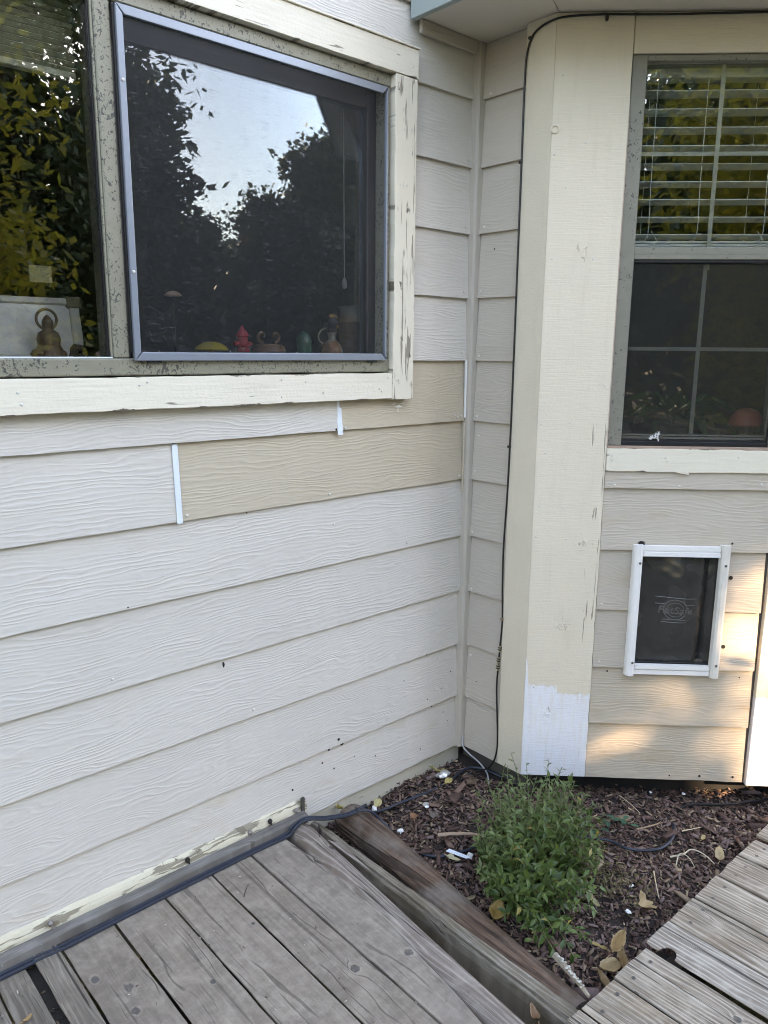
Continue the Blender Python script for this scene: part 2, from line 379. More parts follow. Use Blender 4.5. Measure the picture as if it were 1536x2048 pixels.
    return t.done(t.bsdf(c, 0.78, t.bump(h, 0.0024, 0.9), spec=0.25))

def mat_leaf(name, ca, cb, trans=0.35, rough=0.45, dead=0.0):
    t = NT(name); g = t.n.new('ShaderNodeNewGeometry')
    rd = g.outputs['Random Per Island']
    mixr = t.m('FRACT', t.m('ADD', rd, t.rnd))
    c = t.mix(mixr, ca, cb)
    c = t.mix(t.ramp(t.noise(t.obj, 90.0, 2), 0.3, 0.8, 0.0, 0.25), c, tuple(k * 0.6 for k in ca))
    if dead:
        c = t.mix(t.ramp(t.m('FRACT', t.m('MULTIPLY', mixr, 17.3)), 1 - dead, 1 - dead + 0.01), c, (0.30, 0.23, 0.07))
    b = t.bsdf(c, rough, spec=0.4)
    tr = t.n.new('ShaderNodeBsdfTranslucent'); t.l.new(t.mix(0.5, c, tuple(min(1, k * 1.6) for k in cb)), tr.inputs[0])
    mx = t.n.new('ShaderNodeMixShader'); mx.inputs[0].default_value = trans
    t.l.new(b, mx.inputs[1]); t.l.new(tr.outputs[0], mx.inputs[2])
    return t.done(mx.outputs[0])

def mat_glass(name, refl=0.085, tint=(0.97, 0.98, 0.97), coat=(1, 1, 1)):
    t = NT(name)
    fr = t.n.new('ShaderNodeFresnel'); fr.inputs[0].default_value = 1.5
    fac = t.m('ADD', t.m('MULTIPLY', fr.outputs[0], 0.9), refl - 0.036, clamp=True)
    tp = t.n.new('ShaderNodeBsdfTransparent'); tp.inputs[0].default_value = (*tint, 1)
    gl = t.n.new('ShaderNodeBsdfGlossy'); gl.inputs['Roughness'].default_value = 0.0; gl.inputs[0].default_value = (*coat, 1)
    wav = t.noise(t.obj, 2.2, 1)
    t.l.new(t.bump(wav, 0.006, 0.25), gl.inputs['Normal'])
    mx = t.n.new('ShaderNodeMixShader'); t.sock(mx.inputs[0], fac); t.l.new(tp.outputs[0], mx.inputs[1]); t.l.new(gl.outputs[0], mx.inputs[2])
    return t.done(mx.outputs[0])

def mat_screen(name, open_=0.72, col=(0.02, 0.022, 0.028), streak=0.12, sc=0.25):
    t = NT(name); x, y, z = t.sep(t.obj)
    n = t.noise(t.xyz(t.m('MULTIPLY', x, 21.0), 0, t.m('MULTIPLY', z, 380.0)), 1.0, 3, 0.65)
    n2 = t.noise(t.xyz(t.m('MULTIPLY', x, 34.0), 0, t.m('MULTIPLY', z, 8.0)), 1.0, 2)
    k = t.m('MULTIPLY', t.ramp(n, 0.52, 0.70), t.ramp(n2, 0.35, 0.6))
    d = t.bsdf(t.mix(t.m('MULTIPLY', k, 0.9), col, (sc, sc, sc * 1.05)), 0.5)
    tp = t.n.new('ShaderNodeBsdfTransparent')
    mx = t.n.new('ShaderNodeMixShader'); t.sock(mx.inputs[0], t.m('ADD', 1.0 - open_, t.m('MULTIPLY', k, streak)))
    t.l.new(tp.outputs[0], mx.inputs[1]); t.l.new(d, mx.inputs[2])
    return t.done(mx.outputs[0])

SID = (0.63, 0.585, 0.52)
CREAM = (0.74, 0.648, 0.51)
PRIMER = (0.80, 0.80, 0.82)
M = {}
M['siding'] = mat_siding('painted_siding', SID)
M['siding_foot'] = mat_siding('splashed_siding', SID, 1.0, 0.42)
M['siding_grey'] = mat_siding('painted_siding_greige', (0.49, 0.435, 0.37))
M['siding_c'] = mat_siding('painted_siding_tan', (0.52, 0.455, 0.375), 0.5, 0.55)
M['siding_low'] = mat_siding('weathered_siding_tan', (0.52, 0.445, 0.35), 0.5, 0.85)
M['siding_beige'] = mat_siding('unpainted_siding', (0.54, 0.458, 0.345), 0.1)
M['sheath'] = mat_plain('wall_sheathing', (0.10, 0.085, 0.07), 0.9)
M['trim_h'] = mat_trim('peeling_trim_horizontal', (0.77, 0.70, 0.57), 'x', 0.62, edge=0.10, sawn=False)
M['trim_v'] = mat_trim('peeling_trim_vertical', (0.75, 0.68, 0.55), 'z', 1.2, edge=0.07, sawn=False)
M['cream_plain'] = mat_trim('cream_board', CREAM, 'z', 0.0)
M['cream_head'] = mat_trim('cream_header', CREAM, 'x', 0.1)
M['strip'] = mat_trim('corner_strip_paint', (0.47, 0.42, 0.355), 'z', 0.25, sawn=False)
M['alu'] = mat_speckled('spotted_bronze_frame', (0.25, 0.235, 0.175), 0.85)
M['alu_c'] = mat_speckled('spotted_grey_frame', (0.25, 0.235, 0.19), 0.55)
M['screen_frame'] = mat_plain('screen_frame_paint', (0.235, 0.26, 0.30), 0.32, 0.06, 20, metal=0.25)
M['black'] = mat_plain('black_gasket', (0.012, 0.012, 0.013), 0.5)
M['dark'] = mat_plain('dark_gap', (0.02, 0.018, 0.016), 0.9)
M['glass_slider'] = mat_glass('slider_glass', 0.066, coat=(.80, .90, 1.0))  # blue reflection colour added so the mirrored sky looks bluer
M['glass_fixed'] = mat_glass('fixed_glass', 0.095)
M['glass_sash'] = mat_glass('sash_glass', 0.10)
M['screen'] = mat_screen('insect_screen', 0.85, (0.030, 0.031, 0.036), 0.10, 0.20)
M['screen_c'] = mat_screen('insect_screen_fine', 0.80, (0.040, 0.039, 0.036), 0.01, 0.05)
M['white'] = mat_plain('white_vinyl', (0.78, 0.77, 0.74), 0.35, 0.05, 15)
M['blind'] = mat_plain('blind_vinyl', (0.72, 0.74, 0.70), 0.4, 0.04, 10)
M['grille'] = mat_plain('grey_grille', (0.42, 0.42, 0.38), 0.4, 0.05)
M['joint'] = mat_plain('joint_flashing', (0.70, 0.76, 0.82), 0.4, 0.04, 60, bump=0.0005)
M['nail'] = mat_plain('painted_nail', (0.62, 0.59, 0.53), 0.35, 0.1)
M['rust'] = mat_plain('dark_hole', (0.02, 0.015, 0.012), 0.9)  # near-black colour paints the shade inside holes and notch; also dark nails
M['fascia'] = mat_trim('blue_grey_fascia', (0.29, 0.345, 0.34), 'x', 0.15)
M['soffit'] = mat_plain('soffit_paint', (0.62, 0.57, 0.50), 0.6, 0.05, 8)
M['roof'] = mat_plain('roof_shingle', (0.12, 0.10, 0.09), 0.9, 0.4, 20, bump=0.004)
M['found'] = mat_trim('cream_foundation', (0.60, 0.54, 0.42), 'x', 0.5, sawn=False)
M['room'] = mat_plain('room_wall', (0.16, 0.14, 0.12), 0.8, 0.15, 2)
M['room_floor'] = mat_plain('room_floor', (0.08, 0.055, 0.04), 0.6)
M['jamb'] = mat_plain('brown_jamb', (0.62, 0.37, 0.22), 0.5, 0.25, 30)
M['cable'] = mat_plain('blue_black_cable', (0.022, 0.028, 0.042), 0.42, 0.2, 20)
M['coax'] = mat_plain('black_coax', (0.012, 0.012, 0.012), 0.4)
M['brass'] = mat_plain('brass_ring', (0.62, 0.54, 0.38), 0.3, 0.1, 40, metal=0.7)

# ------------------------------------------------------------------ house walls
EP = Vector((-0.035, -0.318, 0.0))
DX = Vector((0.70710678, -0.70710678, 0)); NN = Vector((-0.70710678, -0.70710678, 0))
ROT = {'A': 0.0, 'B': -math.pi / 2, 'C': -math.pi / 4}
ORG = {'A': (0, 0, 0), 'B': (0, 0, 0), 'C': tuple(EP)}
def wpt(fr, X, Y, Z):
    c, s = math.cos(ROT[fr]), math.sin(ROT[fr]); o = ORG[fr]
    return Vector((o[0] + c * X - s * Y, o[1] + s * X + c * Y, o[2] + Z))

def siding_board(parent, pieces, z0, mat, yoff=0.0, label=None, ragged=0.0, seed=0):
    """lap board; pieces = [(x0,x1,za,zb)]; the face leans so its lower edge laps over the board below"""
    rr = random.Random(seed * 77 + int(z0 * 100) + int(pieces[0][0] * 1000))
    xm = (min(p[0] for p in pieces) + max(p[1] for p in pieces)) / 2
    def yo(z): return yoff - 0.019 + 0.0125 * (z - z0) / 0.225
    mb = MB()
    for (x0, x1, za, zb) in pieces:
        n = max(1, int((x1 - x0) / 0.05)); vs = []; fs = []
        for i in range(n + 1):
            xx = x0 + (x1 - x0) * i / n
            j = rr.uniform(-1, 1) * 0.0007
            if za > z0 + 0.001: j = 0
            dz = j + (ragged * max(0, rr.gauss(0, 1)) if za <= z0 + 0.001 else 0)
            jy = rr.uniform(-1, 1) * 0.0006
            vs += [(xx - xm, yo(za) + jy, za + dz), (xx - xm, yo(za) + 0.009 + jy, za + dz), (xx - xm, yo(zb) + 0.008, zb), (xx - xm, yo(zb), zb)]
        for i in range(n):
            a, b = i * 4, i * 4 + 4
            for k in range(4): fs.append((a + k, b + k, b + (k + 1) % 4, a + (k + 1) % 4))
        fs += [(0, 1, 2, 3), (n * 4 + 3, n * 4 + 2, n * 4 + 1, n * 4)]
        mb.add(vs, fs)
    o = mb.build('siding_board', mat, parent, (xm, 0, 0), smooth=False)
    if label: o['label'] = label
    return o

NAILME = MB().lathe([(0.0042, 0), (0.0040, 0.0012), (0.0022, 0.0022), (0.0002, 0.0025)], 8).mesh('nail', (M['nail'],), True)
HOLEME = MB().lathe([(0.0045, 0), (0.0045, 0.0006), (0.0002, 0.0007)], 9).mesh('nail_hole', (M['rust'],), True)
def nail(parent, X, Z, Y=-0.02, me=None, name='nail', s=1.0):
    o = link_mesh(name, me or NAILME, None, parent, (X, Y, Z), (math.pi / 2, 0, 0)); o.scale = (s, s, s); return o
def ysid(z): return -0.019 + 0.0125 * ((z % 0.2) / 0.225) - 0.0003

# --- long wall A
WA = empty('siding_wall', 'long wall of pale grey lap siding with the sliding window, left of the inside corner', 'wall')
wa = MB()
wa.box(-4.0, 0.0, 0.0, 0.10, 0.0, 1.36); wa.box(-4.0, -2.06, 0.0, 0.10, 1.36, 2.20); wa.box(-0.39, 0.0, 0.0, 0.10, 1.36, 2.20); wa.box(-4.0, 0.0, 0.0, 0.10, 2.20, 4.6)
wa.build('sheathing', M['sheath'], WA)
XE = -0.037
G1, G2 = M['siding'], M['siding_beige']
for k in range(0, 5): siding_board(WA, [(-4.0, XE, k * .2, k * .2 + .225)], k * .2, M['siding_foot'] if k == 0 else G1, ragged=0.0022 if k == 0 else 0, seed=k)
siding_board(WA, [(-4.0, -1.106, 1.0, 1.225)], 1.0, G1)
siding_board(WA, [(-1.098, XE - 0.004, 1.0, 1.225)], 1.0, G2, 0.0012, 'bare tan siding board right of the long white joint strip')
siding_board(WA, [(-4.0, -0.587, 1.2, 1.30)], 1.2, G1)
siding_board(WA, [(-0.577, XE - 0.004, 1.2, 1.30), (-0.325, XE - 0.004, 1.30, 1.425)], 1.2, G2, 0.0012, 'bare tan siding board notched around the window trim corner')
for k in range(7, 11): siding_board(WA, [(-0.325, XE, k * .2, k * .2 + .225)], k * .2, G1, seed=k)
siding_board(WA, [(-0.325, XE, 2.2, 2.262), (-4.0, XE, 2.262, 2.425)], 2.2, G1)
for k in range(12, 22): siding_board(WA, [(-4.0, XE, k * .2, k * .2 + .225)], k * .2, G1, seed=k)
for (x, z0, z1, w) in ((-1.102, 0.996, 1.196, .0155), (-0.580, 1.187, 1.285, .018)):
    mb = MB(); y0 = -0.0225
    mb.add([(-w / 2, y0, z0), (w / 2, y0, z0), (w / 2, y0 + .0012, z0), (-w / 2, y0 + .0012, z0),
            (-w / 2, y0 + .0105, z1), (w / 2, y0 + .0105, z1), (w / 2, y0 + .0117, z1), (-w / 2, y0 + .0117, z1)],
           [(0, 1, 5, 4), (3, 2, 6, 7), (0, 4, 7, 3), (1, 2, 6, 5), (0, 3, 2, 1), (4, 5, 6, 7)])
    mb.build('joint_strip', M['joint'], WA, (x, 0, 0))
# foundation strip under the last board
bx('foundation', M['found'], WA, -.7445, -.002, -.003, .09, -.2, .004)
bx('foundation', M['found'], WA, -4.0, -0.745, 0.0, 0.09, -0.2, 0.004)
for i, (X, Z) in enumerate([(-.06, 1.425), (-.06, 1.62), (-.06, 1.82), (-.058, 2.02), (-.3, 1.425), (-.056, 1.215), (-.075, 1.213), (-.09, 1.22), (-.06, 1.012), (-.62, 1.0145), (-.6, .92), (-.05, .825), (-.05, .62),
                            (-.56, 1.205), (-1.08, 1.013), (-.3, .815), (-.9, .42), (-.055, .41), (-1.3, .63), (-.42, .22)]):
    nail(WA, X, Z, ysid(Z))
for (X, Z, s) in [(-.572, .196, 1.6), (-.59, .218, 1.1), (-.622, .19, .9), (-.767, .11, .8), (-.65, .155, .7), (-.605, .12, .7), (-.594, 1.203, .8), (-.43, .10, .6), (-.52, .13, .5), (-.30, .33, .5), (-.2, .40, .5),
                  (-1.25, .805, .5), (-.9, .995, .5), (-.16, .19, .6), (-.1, .15, .5), (-.12, .25, .5), (-.08, .11, .5), (-.22, .05, .6), (-.8, .02, .6), (-.19, .23, .5), (-.07, .30, .6)]:
    nail(WA, X, Z, ysid(Z) - (0.004 if abs(Z % .2) > .19 else 0), HOLEME, 'nail_hole', s)
mb = MB().tube([(-.994, -.02, .592), (-.9935, -.0225, .586), (-.993, -.021, .577)], [.0015, .0035, .002], 6); mb.build('dark_chip', M['rust'], WA)
# inside corner strip: a square stick with rounded edge, caulk line beside it
cs = MB(); nz = 26; rr = random.Random(3)
vs = []; fs = []
for i in range(nz + 1):
    z = 0.0 + 2.36 * i / nz; d = rr.uniform(-.0012, .0012)
    prof = [(-.0395 + d, -.002), (-.0385 + d, -.031), (-.031 + d, -.0375 + d), (-.014, -.0395 + d), (-.002, -.039 + d), (-.002, -.002)]
    vs += [(px, py, z) for px, py in prof]
for i in range(nz):
    for k in range(6): fs.append((i * 6 + k, i * 6 + (k + 1) % 6, (i + 1) * 6 + (k + 1) % 6, (i + 1) * 6 + k))
fs += [tuple(range(6)), tuple(range(nz * 6, nz * 6 + 6))]
cs.add(vs, fs).build('corner_strip', M['strip'], WA)
pts = [(-.0415, -.0205, 1.40), (-.0425, -.022, 1.33), (-.0415, -.021, 1.27), (-.043, -.0225, 1.21)]
MB().tube(smooth_path(pts, 4), .0038, 6).build('caulk_line', M['white'], WA, smooth=True)
pts = [(-.0418, -.0195, 1.19), (-.0430, -.021, 1.10), (-.0418, -.020, 1.05), (-.0428, -.021, .99), (-.0415, -.02, .96)]
MB().tube(smooth_path(pts, 4), [.0032] * 17, 6).build('caulk_line', M['siding_beige'], WA, smooth=True)

dab = MB(); rr = random.Random(2)
for i in range(9):
    cx_, cz_, ln = -.345 + rr.uniform(-.022, .02), 1.262 + rr.uniform(-.008, .008), rr.uniform(.006, .018)
    if i > 6: cx_, cz_, ln = -.347, 1.250 - .006 * (i - 7), .004
    yb_ = -.0182 + .0125 * (cz_ - 1.2) / .225 - .0012
    dab.add([(cx_ - ln, yb_ - .0002, cz_), (cx_, yb_ - .0005, cz_ - .0022), (cx_ + ln, yb_ - .0002, cz_ + .001), (cx_, yb_ - .0003, cz_ + .0024), (cx_, yb_ + .0012, cz_)], [(0, 1, 4), (1, 2, 4), (2, 3, 4), (3, 0, 4), (0, 3, 2, 1)])
dab.build('paint_dab', mat_plain('white_filler', (.80, .78, .74), .6), WA)

# --- return wall B
WB = empty('siding_wall', 'narrow return wall of grey lap siding between the inside corner and the cream post', 'wall', rotz=ROT['B'])
bx('sheathing', M['sheath'], WB, 0.0, 0.318, 0.0, 0.10, 0.0, 2.36, 0)
for k in range(12):
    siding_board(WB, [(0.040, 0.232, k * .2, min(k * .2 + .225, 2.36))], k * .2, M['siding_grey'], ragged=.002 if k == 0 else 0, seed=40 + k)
bx('foundation', M['sheath'], WB, 0.0, 0.318, 0.03, 0.10, -0.2, -0.002, 0)
for (X, Z) in [(.055, 1.415), (.055, 1.215), (.06, 1.15), (.055, 1.03), (.05, .815), (.055, .61), (.07, 2.21), (.06, 1.82), (.055, 1.62), (.05, .40), (.055, .36), (.052, .2)]:
    nail(WB, X, Z, ysid(Z))
nail(WB, .1, 1.75, ysid(1.75), HOLEME, 'nail_hole', .6); nail(WB, .09, .27, ysid(.27), HOLEME, 'nail_hole', .5)

# --- bay wall C
WC = empty('siding_wall', 'bay wall of lap siding holding the pet door below the sash window', 'wall', tuple(EP), ROT['C'])
S0, S1 = 0.219, 0.742
wc = MB()
yb = 0.022
wc.box(-0.01, S0, yb, .12, 0, 2.36); wc.box(0.755, .97, yb, .12, 0, 2.36); wc.box(S0, .755, yb, .12, 0, .44); wc.box(S0, .352, yb, .12, .44, .795); wc.box(.595, .755, yb, .12, .44, .795)
wc.box(S0, .755, yb, .12, .795, 1.14); wc.box(S0, .755, yb, .12, 2.255, 2.36)
wc.build('sheathing', M['sheath'], WC)
Z0 = 0.012
yo = 0.020
def cb(k, pieces, seed, lab=None):
    return siding_board(WC, pieces, Z0 + k * .2, M['siding_low' if k < 2 else 'siding_c'], yo, lab, ragged=.002 if k == 0 else 0, seed=seed)
cb(0, [(S0, S1, Z0, Z0 + .225)], 60); cb(1, [(S0, S1, Z0 + .2, Z0 + .385), (S0, .33, Z0 + .385, Z0 + .425), (.61, S1, Z0 + .385, Z0 + .425)], 61)
cb(2, [(S0, .345, .412, .637)], 62); cb(2, [(.60, S1, .412, .637)], 63)
cb(3, [(S0, .345, .612, .837)], 64); cb(3, [(.60, S1, .612, .837)], 65)
cb(4, [(S0, .336, .812, 1.03), (.358, S1 + .01, .812, 1.03), (.336, .358, .840, 1.03)], 66)
cb(5, [(S0, S1 + .01, 1.012, 1.07)], 67)
MB().prism([(.334, .828), (.360, .828), (.352, .842), (.342, .843)], -.0015, .002, 'y').build('dark_notch', M['rust'], WC)
for (X, Z) in [(.235, .63), (.24, .43), (.25, 1.022), (.45, 1.02), (.70, 1.03)]: nail(WC, X, Z, yo + ysid(Z - Z0))
for (X, Z, s) in [(.638, .726, 1.5), (.636, .493, 1.5), (.27, .395, .7), (.70, .385, .5), (.60, .03, .9), (.71, .03, .9), (.5, .028, .6), (.63, .84, .8)]: nail(WC, X, Z, yo + ysid(Z - Z0) - .001, HOLEME, 'nail_hole', s)
bx('foundation', M['dark'], WC, 0.0, .97, 0.09, 0.14, -0.2, 0.0, 0)  # near-black colour paints the shade of the gap below the siding
# header board above the window
bx('header_board', M['cream_head'], WC, .2195, .7545, 0.003, .022, 2.2555, 2.36, .0015)

# --- rest of the bay and the house beyond the frame (plain lap walls)
def plain_wall(name, label, org, rotz, L, z0, z1, mat, t=.12):
    w = empty(name, label, 'wall', org, rotz); bx('sheathing', M['sheath'], w, 0, L, .02, t, z0, z1, 0)
    k = 0
    while z0 + k * .2 < z1 - .05:
        siding_board(w, [(0, L, z0 + k * .2, min(z0 + k * .2 + .225, z1))], z0 + k * .2, mat, .02, seed=k + int(L * 50)); k += 1
    return w
E1 = EP + DX * .97
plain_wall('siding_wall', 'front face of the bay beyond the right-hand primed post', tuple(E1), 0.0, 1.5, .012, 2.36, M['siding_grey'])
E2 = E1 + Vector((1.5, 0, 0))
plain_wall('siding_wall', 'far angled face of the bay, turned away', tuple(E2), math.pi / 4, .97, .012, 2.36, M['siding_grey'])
E3 = E2 + Vector((.686, .686, 0))
plain_wall('siding_wall', 'upper house wall above the bay roof', (0.0, 0, 0), 0.0, 6.0, 2.42, 4.62, M['siding'], .1)
plain_wall('siding_wall', 'house wall beyond the bay', (E3.x, 0.0, 0), 0.0, 6.0 - E3.x, .012, 2.40, M['siding'], .1)

# --- posts
KN = [(.109, 1.719, .016), (.159, .826, .020), (.109, .546, .019), (.084, .236, .017)]
P1 = empty('corner_post', 'cream corner post of the bay with a white primed foot beside the green bush', 'post', tuple(EP), ROT['C'])
zc = 1.19
def local_knots(x0): return [(a - x0, b - zc, c) for a, b, c in KN]
M['post_front'] = mat_trim('cream_post_front', CREAM, 'z', 0.12, primer=(0.104 - .109, .339 - zc, .313 - zc, PRIMER, -.1075), knots=local_knots(.109), zone_x=(.025, .075, -.30, .45))
fm = MB(); n = 40; rr = random.Random(9)
vs = []; fs = []
for i in range(n + 1):
    z = .013 + 2.347 * i / n - zc; d = rr.uniform(-.0008, .0008)
    vs += [(0 - .109 + .001, 0, z), (.217 - .109 + d, 0, z), (.217 - .109 + d, .021, z), (.021 - .109, .021, z)]
for i in range(n):
    for k in range(4): fs.append((i * 4 + k, i * 4 + (k + 1) % 4, i * 4 + 4 + (k + 1) % 4, i * 4 + 4 + k))
fs += [(0, 1, 2, 3), (n * 4 + 3, n * 4 + 2, n * 4 + 1, n * 4)]
fm.add(vs, fs).build('front_board', M['post_front'], P1, (.109, 0, zc))
sb_ = MB().prism([(-.0015, -.0005), (.0, .0), (.0145, .0145), (-.0585, .0865), (-.0725, .0725)][1:], .013, 2.36)
M['post_side'] = mat_trim('cream_post_side', (0.66, 0.58, 0.455), 'z', 0.05)
# side board lies on wall B: built in the post's local frame (local X' of wall B runs from the corner to the post edge)
o = sb_.build('side_board', M['post_side'], P1)
NAILP = [(.02, 1.70), (.14, 1.70), (.012, 1.21), (.10, 1.215), (.02, .95), (.095, .945), (.198, .95), (.012, .85), (.11, .845), (.025, 2.2), (.10, .335), (.03, .335), (.012, 1.99), (.2, 1.33), (.03, 1.12), (.1, 2.02), (.05, 1.9)]
for (X, Z) in NAILP: nail(P1, X, Z, -.0002, s=.75)
MB().torus((0.010, -.001, 2.058), .010, .003, 20, 6, 'y').build('knot_ring', M['cream_plain'], P1, smooth=True)
P2 = empty('corner_post', 'cream corner post with white primed foot right of the pet door', 'post', tuple(EP + DX * .755), ROT['C'])
M['post_front2'] = mat_trim('cream_post_front_right', CREAM, 'z', 0.1, primer=(0.4, .33 - zc, .33 - zc, PRIMER))
bx('front_board', M['post_front2'], P2, 0, .214, 0, .021, .0, 2.36, .0015)

# --- bay roof: soffit, fascia, sloped roof
BR = empty('bay_roof', 'small bay roof overhang with blue-grey fascia and beige soffit', 'roof')
oh = .30; t = math.tan(R(22.5))
pa = Vector((-oh, 0, 0)); pb = Vector((-oh, -.318 - oh * t, 0)); pc = E1 + Vector((-oh * t, -oh, 0)) ; pd = E2 + Vector((oh * t, -oh, 0)); pe = Vector((E3.x + oh, E3.y - oh * t, 0)); pf = Vector((E3.x + oh, 0, 0))
outer = [pa, pb, pc, pd, pe, pf]
zs = 2.362
inner = [Vector((0.02, -.01, 0)), Vector((.02, -.30, 0)), E1 + Vector((0.02, .06, 0)), E2 + Vector((-.02, .06, 0)), Vector((E3.x - .05, E3.y, 0)), Vector((E3.x - .05, -.01, 0))]
for i in range(5):
    a, b, c, d = outer[i], outer[i + 1], inner[i + 1], inner[i]
    g = (b - a).normalized() * .0012
    if i == 0: a = a + Vector((0, -.021, 0)); d = d + Vector((0, -.012, 0))
    MB().prism([(p.x, p.y) for p in (a + g * (i > 0), b - g, c - g, d + g * (i > 0))], zs, zs + .012).build('soffit_panel', M['soffit'], BR)
    dirv = (b - a).normalized(); nrm = Vector((dirv.y, -dirv.x, 0));
    ext = .0199 * t if i else 0.0
    L = (outer[i + 1] - outer[i]).length
    oo = outer[i]
    f_ = MB().prism([(0.022 if i == 0 else 0.0, 0), (L, 0), (L + (.02 * t if i < 4 else 0), -.02), (0.022 if i == 0 else -.02 * t, -.02)], -.075, .085)
    ob = f_.build('fascia_board', M['fascia'], BR, (oo.x, oo.y, zs + .065), (0, 0, math.atan2(dirv.y, dirv.x)), bevel=.0015)
# wooden ledger under the soffit against wall A
bx('ledger', M['siding_grey'], BR, -.285, -.04, -.034, -.021, 2.325, 2.361, .002)
apex_z = 2.95
rv = MB(); ov = [p + Vector((0, 0, zs + .152)) for p in outer]; iv = [Vector((0.35, -.02, apex_z)), Vector((.45, -.02, apex_z)), Vector((E1.x + .2, -.02, apex_z)), Vector((E2.x - .2, -.02, apex_z)), Vector((E3.x - .45, -.02, apex_z)), Vector((E3.x - .35, -.02, apex_z))]
for i in range(5):
    q = [ov[i], ov[i + 1], iv[i + 1], iv[i]]; n_ = (q[1] - q[0]).cross(q[3] - q[0]).normalized() * .03
    if n_.z > 0: n_ = -n_
    rv.add(q + [p + n_ for p in q], [(0, 1, 2, 3), (7, 6, 5, 4), (0, 4, 5, 1), (1, 5, 6, 2), (2, 6, 7, 3), (3, 7, 4, 0)])
rv.build('roof_slope', M['roof'], BR)
HR = empty('house_roof', 'main house roof high above the wall, outside the frame', 'roof'); HR.name = 'main_roof'
mb = MB(); mb.prism([(-.25, 4.62), (-.25, 4.72), (4.5, 6.4), (4.5, 6.3)], -4.4, 6.4, 'x'); mb.build('roof_slope', M['roof'], HR)

# --- room inside
RM = empty('room', kind='structure'); RM.name = 'interior_room'
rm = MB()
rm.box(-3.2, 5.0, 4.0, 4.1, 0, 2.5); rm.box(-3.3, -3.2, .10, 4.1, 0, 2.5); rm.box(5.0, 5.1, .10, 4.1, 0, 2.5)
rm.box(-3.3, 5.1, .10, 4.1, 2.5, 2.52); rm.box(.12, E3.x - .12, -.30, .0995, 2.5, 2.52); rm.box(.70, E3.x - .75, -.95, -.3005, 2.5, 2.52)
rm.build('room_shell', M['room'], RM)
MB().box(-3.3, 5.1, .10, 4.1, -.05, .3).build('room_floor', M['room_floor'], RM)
for o in RM.children: o['kind'] = 'structure'

# ------------------------------------------------------------------ sliding window in wall A
SW = empty('sliding_window', 'sliding window in a bronze spotted frame with peeling cream trim on the left wall', 'window')
xl, xr, zb, zt = -2.06, -.396, 1.366, 2.192
def ragged_board(name, mat, parent, x0, x1, y0, y1, z0, z1, along, jit, seed):
    rr = random.Random(seed); L = (x1 - x0) if along == 'x' else (z1 - z0); n = max(4, int(L / .018)); vs = []; fs = []
    c = Vector(((x0 + x1) / 2, 0, (z0 + z1) / 2)); ja = jb = 0
    for i in range(n + 1):
        ja = .6 * ja + rr.gauss(0, jit) ; jb = .6 * jb + rr.gauss(0, jit)
        ja = max(-.003, min(.001, ja)); jb = max(-.003, min(.001, jb))
        if along == 'x':
            x = x0 + L * i / n; q = [(x, y0, z0 - ja), (x, y1, z0 - ja), (x, y1, z1 + jb), (x, y0, z1 + jb)]
        else:
            z = z0 + L * i / n; q = [(x0 - ja, y0, z), (x1 + jb, y0, z), (x1 + jb, y1, z), (x0 - ja, y1, z)]
        vs += [(a - c.x, b, d - c.z) for a, b, d in q]
    for i in range(n):
        for k in range(4): fs.append((i * 4 + k, i * 4 + (k + 1) % 4, i * 4 + 4 + (k + 1) % 4, i * 4 + 4 + k))
    fs += [(0, 1, 2, 3), (n * 4 + 3, n * 4 + 2, n * 4 + 1, n * 4)]
    return MB().add(vs, fs).build(name, mat, parent, tuple(c), bevel=.0008)
ragged_board('trim_board', M['trim_h'], SW, -2.15, -.3985, -.045, -.001, 1.288, 1.3635, 'x', .0004, 1)
ragged_board('trim_board', M['trim_v'], SW, -.396, -.311, -.046, -.001, 1.284, 2.1905, 'z', .0008, 2)
ragged_board('trim_board', M['trim_h'], SW, -2.15, -.308, -.047, -.001, 2.193, 2.268, 'x', .0004, 3)
bx('drip_edge', M['trim_h'], SW, -2.15, -.306, -.052, -.006, 2.2685, 2.2735, .0015)
ragged_board('trim_board', M['trim_v'], SW, -2.15, -2.064, -.046, -.001, 1.365, 2.1905, 'z', .0008, 4)
for (X, Z) in [(-1.47, 1.335), (-1.465, 1.31), (-1.2, 1.345), (-1.18, 1.352), (-.80, 1.35), (-.80, 1.305), (-.66, 1.312), (-.72, 1.344), (-.45, 1.318), (-.415, 1.35), (-.44, 1.31)]: nail(SW, X, Z, -.0452, s=.8)
for (X, Z) in [(-.35, 1.9), (-.375, 1.9), (-.35, 1.55), (-.33, 2.22), (-.36, 2.05)]: nail(SW, X, Z, -.0462, s=.7)
# aluminium main frame
def frame_rect(parent, mat, x0, x1, z0, z1, w, y0, y1, name='frame_rail', bev=.0015, wb=None, wt=None):
    wb = wb or w; wt = wt or w
    bx(name, mat, parent, x0 + w, x1 - w, y0, y1, z0, z0 + wb, bev); bx(name, mat, parent, x0 + w, x1 - w, y0, y1, z1 - wt, z1, bev)
    bx(name, mat, parent, x0, x0 + w, y0, y1, z0, z1, bev); bx(name, mat, parent, x1 - w, x1, y0, y1, z0, z1, bev)
fr = .028
bx('frame_rail', M['alu'], SW, xl, xr - .001, -.028, .06, zb + .001, zb + .040, .003)
bx('frame_rail', M['alu'], SW, xl, xr - .001, -.028, .06, zt - .036, zt - .0015, .003)
bx('frame_rail', M['alu'], SW, xl, xl + .03, -.0275, .06, zb + .041, zt - .037, .003)
bx('frame_rail', M['alu'], SW, xr - .022, xr - .0015, -.0275, .06, zb + .041, zt - .037, .003)
bx('mullion', M['alu'], SW, -1.248, -1.2105, -.0265, .06, zb + .041, zt - .037, .003)
